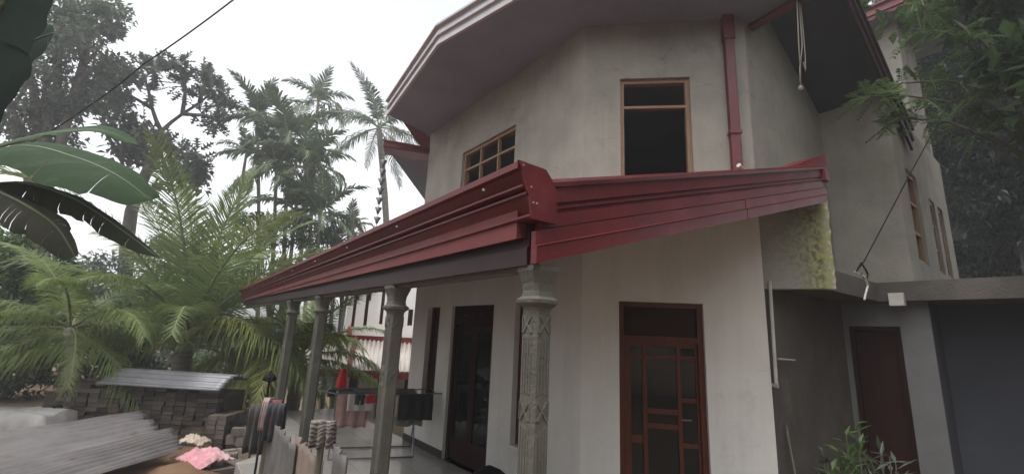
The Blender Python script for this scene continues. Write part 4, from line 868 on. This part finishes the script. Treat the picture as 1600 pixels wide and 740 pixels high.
for k, (dx, dz, w_, df, c1, lab) in enumerate(((-.10, .05, .20, .46, (.03, .027, .024), 'dark grey cloth hanging lowest on the clothes stake'), (.02, .10, .18, .30, (.12, .02, .03), 'dark maroon shirt hung on the clothes stake'), (-.03, .12, .06, .30, (.30, .22, .22), 'pale striped cloth tucked among the dark clothes on the stake'), (.09, .08, .16, .36, (.02, .02, .024), 'black cloth hanging on the veranda side of the clothes stake'))):
    c = V((hcx.x, hcx.y, hcx.z+dz))+r2*dx-f2*.025*k
    cloth_mesh('hanging_cloth', cloth('pile%d' % k, c1, tuple(min(1, x*1.5+.01) for x in c1)), c-r2*w_*.5, c+r2*w_*.5, df, df*.7, lab, group='clothes on the stake', seed=k+10, wav=.035, fold=.03)
sp = hx(420, 636, 1.12); tp = at(421, 592, (sp-C0).dot(fw))
b = B(); b.tube([V((tp.x, tp.y, -.3)), tp], .012, 6); b.lathe(tp-V((0, 0, .03)), [(.015, 0), (.075, .02), (.07, .06), (.03, .10), (.012, .13)], 10); b.box((tp.x-.01, tp.y-.10, tp.z-.03), (tp.x+.01, tp.y+.02, tp.z-.01))
b.build('garden_lamp', 'black', loc=(tp.x, tp.y, -.3), label='black garden lamp on a thin stem near the first column', cat='lamp')
# ------------------------------------------------------------------ drying rack with clothes
RO = V((2.66, 6.62, 0)); u = V((.93, -.36, 0)).normalized(); v = V((.36, .93, 0)).normalized()
rack = empty('drying_rack', RO, 'folding metal clothes drying rack on the veranda floor', 'drying rack')
Lh, Wh, H = .56, .27, .84
def RP(a, b_, z): return RO+u*a+v*b_+UPZ*z
for s_ in (-1, 1):
    q = B(); q.tube([RP(-Lh, s_*.30, .012), RP(-Lh, -s_*Wh, H), RP(-Lh, -s_*Wh, H)], .010, 6); q.build('leg', 'steel', rack)
    q = B(); q.tube([RP(Lh, s_*.30, .012), RP(Lh, -s_*Wh, H)], .010, 6); q.build('leg', 'steel', rack)
    q = B(); q.tube([RP(-Lh, s_*.30, .012), RP(Lh, s_*.30, .012)], .010, 6); q.build('foot_bar', 'steel', rack)
rails = {}
for k in range(6):
    w_ = -Wh+k*2*Wh/5; q = B(); q.tube([RP(-Lh, w_, H+.001*k), RP(Lh, w_, H+.001*k)], .007 if 0 < k < 5 else .011, 6); q.build('rail', 'steel', rack); rails[k] = w_
for s_ in (-1, 1):
    q = B(); q.tube([RP(s_*Lh, -Wh, H), RP(s_*Lh, Wh, H)], .011, 6); q.build('side_bar', 'steel', rack)
    q = B(); e = RP(s_*(Lh+.38), 0, H+(.02 if s_ > 0 else .08)) ; q.tube([RP(s_*Lh, -Wh, H), e-v*Wh, e+v*Wh, RP(s_*Lh, Wh, H)], .010, 6); wg = q.build('wing', 'steel', rack)
    for f in (.33, .66):
        q = B(); c = RP(s_*Lh, 0, H).lerp(e, f); q.tube([c-v*Wh, c+v*Wh], .006, 6); q.build('wing_rail', 'steel', wg)
LA = 'laundry on the drying rack'
def laundry(a, b_, w_, df, db, c, lab, seed, z=H, c2=None): cloth_mesh('laundry', cloth('l%d' % seed, c, c2), RP(a, w_, z), RP(b_, w_, z), df, db, lab, 'laundry', LA, seed, wav=.018, fold=.012)
laundry(-.54, -.12, -Wh, .44, .20, (.33, .20, .18), 'dusty pink towel hanging at the front of the drying rack', 21)
laundry(-.40, -.02, -Wh-.035, .22, .05, (.52, .48, .46), 'short off white cloth folded over the front rail', 22)
laundry(-.30, -.17, -Wh-.06, .14, .05, (.03, .045, .04), 'small dark green cloth on the front rail', 23)
laundry(-.15, -.03, -Wh-.06, .12, .05, (.50, .02, .03), 'small red cloth on the front rail', 24)
laundry(-.70, -.35, .05, .10, .12, (.03, .03, .034), 'black garment spread over the top of the rack', 25, H+.03)
laundry(.12, .34, -Wh, .30, .2, (.50, .37, .33), 'pale pink cloth beside the dark towel', 26)
laundry(.30, .78, -Wh-.04, .36, .25, (.035, .03, .028), 'large dark towel on the rack wing by the wall', 27, H+.012)
laundry(.28, .66, -Wh+.04, .44, .2, (.20, .20, .17), 'grey green cloth showing below the dark towel', 28)
laundry(.02, .45, -.02, .48, .3, (.42, .36, .33), 'beige cloth hanging in the middle of the rack', 29)
# red cloth on a post behind the rack
rc = at(537, 578, 7.6); b = B(); b.tube([V((rc.x, rc.y, -.25)), rc], .015, 6); b.build('slim_post', 'steel', loc=(rc.x, rc.y, -.25), label='slim post behind the drying rack', cat='post')
b = B(); n = 18
for j in range(9):
    t = j/8
    for i in range(n):
        a = 2*math.pi*i/n; r_ = .045+.05*t**.8+.014*math.sin(5*a+1)*t; b.v.append(rc+V((r_*math.cos(a), r_*math.sin(a), .03-.36*t)))
b.f = [(j*n+i, j*n+(i+1) % n, (j+1)*n+(i+1) % n, (j+1)*n+i) for j in range(8) for i in range(n)]+[tuple(range(n))]; b.mi = [0]*len(b.f)
b.build('red_cloth', cloth('red', (.62, .015, .02), (.5, .01, .015)), smooth=True, label='bright red cloth draped over a post behind the drying rack', cat='cloth', loc=rc, solid=.004)
# black bag on the floor below the pillar
bp_ = hz(765, 727, .42); b = B(); n = 16
for j in range(11):
    t = j/10; rr = .26*(math.sin(math.pi*(.18+.82*t))**.6 if t < 1 else .0)+.001
    for i in range(n):
        a = 2*math.pi*i/n; k = 1+.10*noise.noise((math.cos(a)*1.5, math.sin(a)*1.5, t*2)); b.v.append(V((bp_.x+rr*k*math.cos(a), bp_.y+rr*k*math.sin(a), .002+.42*(1-(1-t)**1.0)*(1-.02*math.sin(3*a)))))
b.f = [(j*n+i, j*n+(i+1) % n, (j+1)*n+(i+1) % n, (j+1)*n+i) for j in range(10) for i in range(n)]+[tuple(reversed(range(n)))]; b.mi = [0]*len(b.f)
b.build('black_bag', 'black', smooth=True, label='rounded black bag standing on the veranda floor', cat='bag', loc=(bp_.x, bp_.y, 0))
# ------------------------------------------------------------------ rain chain, wires, rope
ch0 = hz(601, 240, 4.99); chain = empty('rain_chain', (ch0.x, ch0.y, 2.4), 'hanging rain chain of small metal cups below the hood roof', 'rain chain')
b = B(); b.tube([ch0+V((0, 0, .02)), V((ch0.x, ch0.y, 2.5))], .006, 5); b.build('chain', 'zinc_dark', chain)
cb_ = B(); cb_.lathe((0, 0, 0), [(.022, 0), (.03, .04), (.068, .115), (.06, .115), (.024, .05)], 10); co_ = cb_.build('cup', 'zinc_dark', None, smooth=True); cme = co_.data; bpy.data.objects.remove(co_)
for k in range(13): inst('cup', cme, chain, (ch0.x, ch0.y, ch0.z-.26-k*.185), (0, 0, k))
def wire(name, pts, r_, label, sag=.0, mt='black', loc=None):
    P = [V(p) for p in pts]; out = []
    for i in range(len(P)-1):
        for k in range(8): t = k/8; out.append(P[i].lerp(P[i+1], t)-UPZ*sag*4*t*(1-t))
    out.append(P[-1]); b = B(); b.tube(out, r_, 6); return b.build(name, mt, label=label, cat='cable', loc=loc or P[0])
wire('power_cable', [at(380, -12, 6), at(225, 100, 6.6), at(140, 165, 7), at(60, 215, 7.4), at(-120, 330, 8)], .010, 'black overhead cable crossing in front of the breadfruit tree', .03)
wire('power_cable', [hy(1338, 424, 1.48), at(1350, 408, 4.6), at(1415, 285, 4.5), at(1480, 165, 4.6), at(1530, 140, 5.2)], .0055, 'black cable running from the slab edge up past the feathery tree')
c = hy(1335, 424, 1.50)
wire('loose_cable', [c, c+V((.10, -.06, -.05)), c+V((.16, -.06, -.14)), c+V((.08, -.05, -.24)), c+V((.02, -.05, -.30))], .010, 'white cable loop hanging from the slab edge', mt='pvc')
wire('loose_cable', [c+V((.0, -.03, .02)), c+V((.08, -.05, .10)), c+V((.20, -.05, .04)), c+V((.30, -.04, .0)), c+V((.18, -.05, -.08)), c+V((.05, -.04, -.02))], .009, 'black tangled cable on the slab edge')
b = B(); p = hy(1253, 28, 1.45); e = hy(1251, 138, 1.45); zc0 = 5.80-.005
rp_ = [V((p.x, p.y, zc0)), p.lerp(e, .4)+V((.02, 0, 0)), p.lerp(e, .75)+V((-.03, 0, 0)), e]
b.tube(rp_, .007, 6); b.tube([V((p.x+.03, p.y, zc0)), p.lerp(e, .5)+V((.10, 0, 0)), p.lerp(e, .72)+V((.11, 0, 0)), p.lerp(e, .62)+V((.05, 0, 0))], .006, 6); b.tube([V((p.x-.03, p.y, zc0)), p.lerp(e, .5)+V((-.06, 0, 0)), p.lerp(e, .85)], .006, 6); b.lathe(e-V((0, 0, .04)), [(.008, 0), (.026, .02), (.024, .05), (.008, .07)], 8)
b.build('hanging_rope', 'rope', smooth=True, label='knotted pale rope hanging from the dark gable ceiling', cat='rope', loc=rp_[0])
# ------------------------------------------------------------------ plants and stick by the side entrance
rgp = random.Random(15)
def leafy(name, label, base, stems, n_, L_, W_, mt):
    base = V(base); root = empty(name, base, label, 'plant', 'plants by the side entrance'); b = B(); tips = []
    for s_ in stems: limb(b, [base, base.lerp(base+V(s_), .5)+V((.02, 0, .03)), base+V(s_)], .012, .005, 5); tips.append((base+V(s_), V(s_)))
    b.build('stem', 'bark', root); b = B()
    for t, s_ in tips:
        for k in range(n_):
            f = 1-.6*(k/n_); o = rdir(rgp, .35); o.z = abs(o.z)*.6+.1; leaf_add(b, base.lerp(t, f), o, V((0, 0, 1)), L_*rgp.uniform(.7, 1.15), W_, .2)
    b.build('foliage', mt, root)
g = -.27
def plant_at(name, label, pix, Y, n_, L_, W_, mt):
    q = [hy(x, y, Y+random.uniform(-.08, .08)) for x, y in pix]; c = V((sum(t.x for t in q)/len(q), sum(t.y for t in q)/len(q), g))
    leafy(name, label, c, [t-c for t in q], n_, L_, W_, mt)
plant_at('leafy_plant', 'leafy plant with pointed pale green top leaves by the dark wall', [(1338, 662), (1322, 678), (1345, 690), (1310, 700), (1330, 708), (1352, 712), (1318, 722), (1300, 735)], 1.45, 26, .13, .045, 'leaf_mid')
plant_at('leafy_plant', 'spreading plant with long narrow leaves below the side door', [(1375, 705), (1390, 712), (1362, 718), (1400, 725), (1380, 732)], 1.30, 16, .22, .035, 'leaf_grey')
plant_at('leafy_plant', 'small brownish plant close against the dark wall', [(1285, 705), (1292, 715), (1278, 722)], 1.75, 12, .09, .045, 'leaf_shade')
a = hy(1228, 664, 1.955); e = hy(1262, 745, 1.75); stick('stick', 'rope', [a, V((e.x, e.y, -.25))], .010, 'thin pale stick leaning on the dark cement wall', 'stick', loc=(e.x, e.y, -.25))
# ------------------------------------------------------------------ haze
b = B(); b.box((-70, -25, -5.5), (75, 75, 17)); hzo = b.build('haze', 'soil', kind='stuff')
hm = bpy.data.materials.new('haze'); hm.use_nodes = True; t = hm.node_tree
for n_ in list(t.nodes):
    if n_.type == 'BSDF_PRINCIPLED': t.nodes.remove(n_)
pv = t.nodes.new('ShaderNodeVolumePrincipled'); pv.inputs['Color'].default_value = (.95, .96, 1, 1); pv.inputs['Density'].default_value = .0054; pv.inputs['Anisotropy'].default_value = .3
t.links.new(pv.outputs[0], t.nodes['Material Output'].inputs['Volume']); hzo.data.materials.clear(); hzo.data.materials.append(hm)
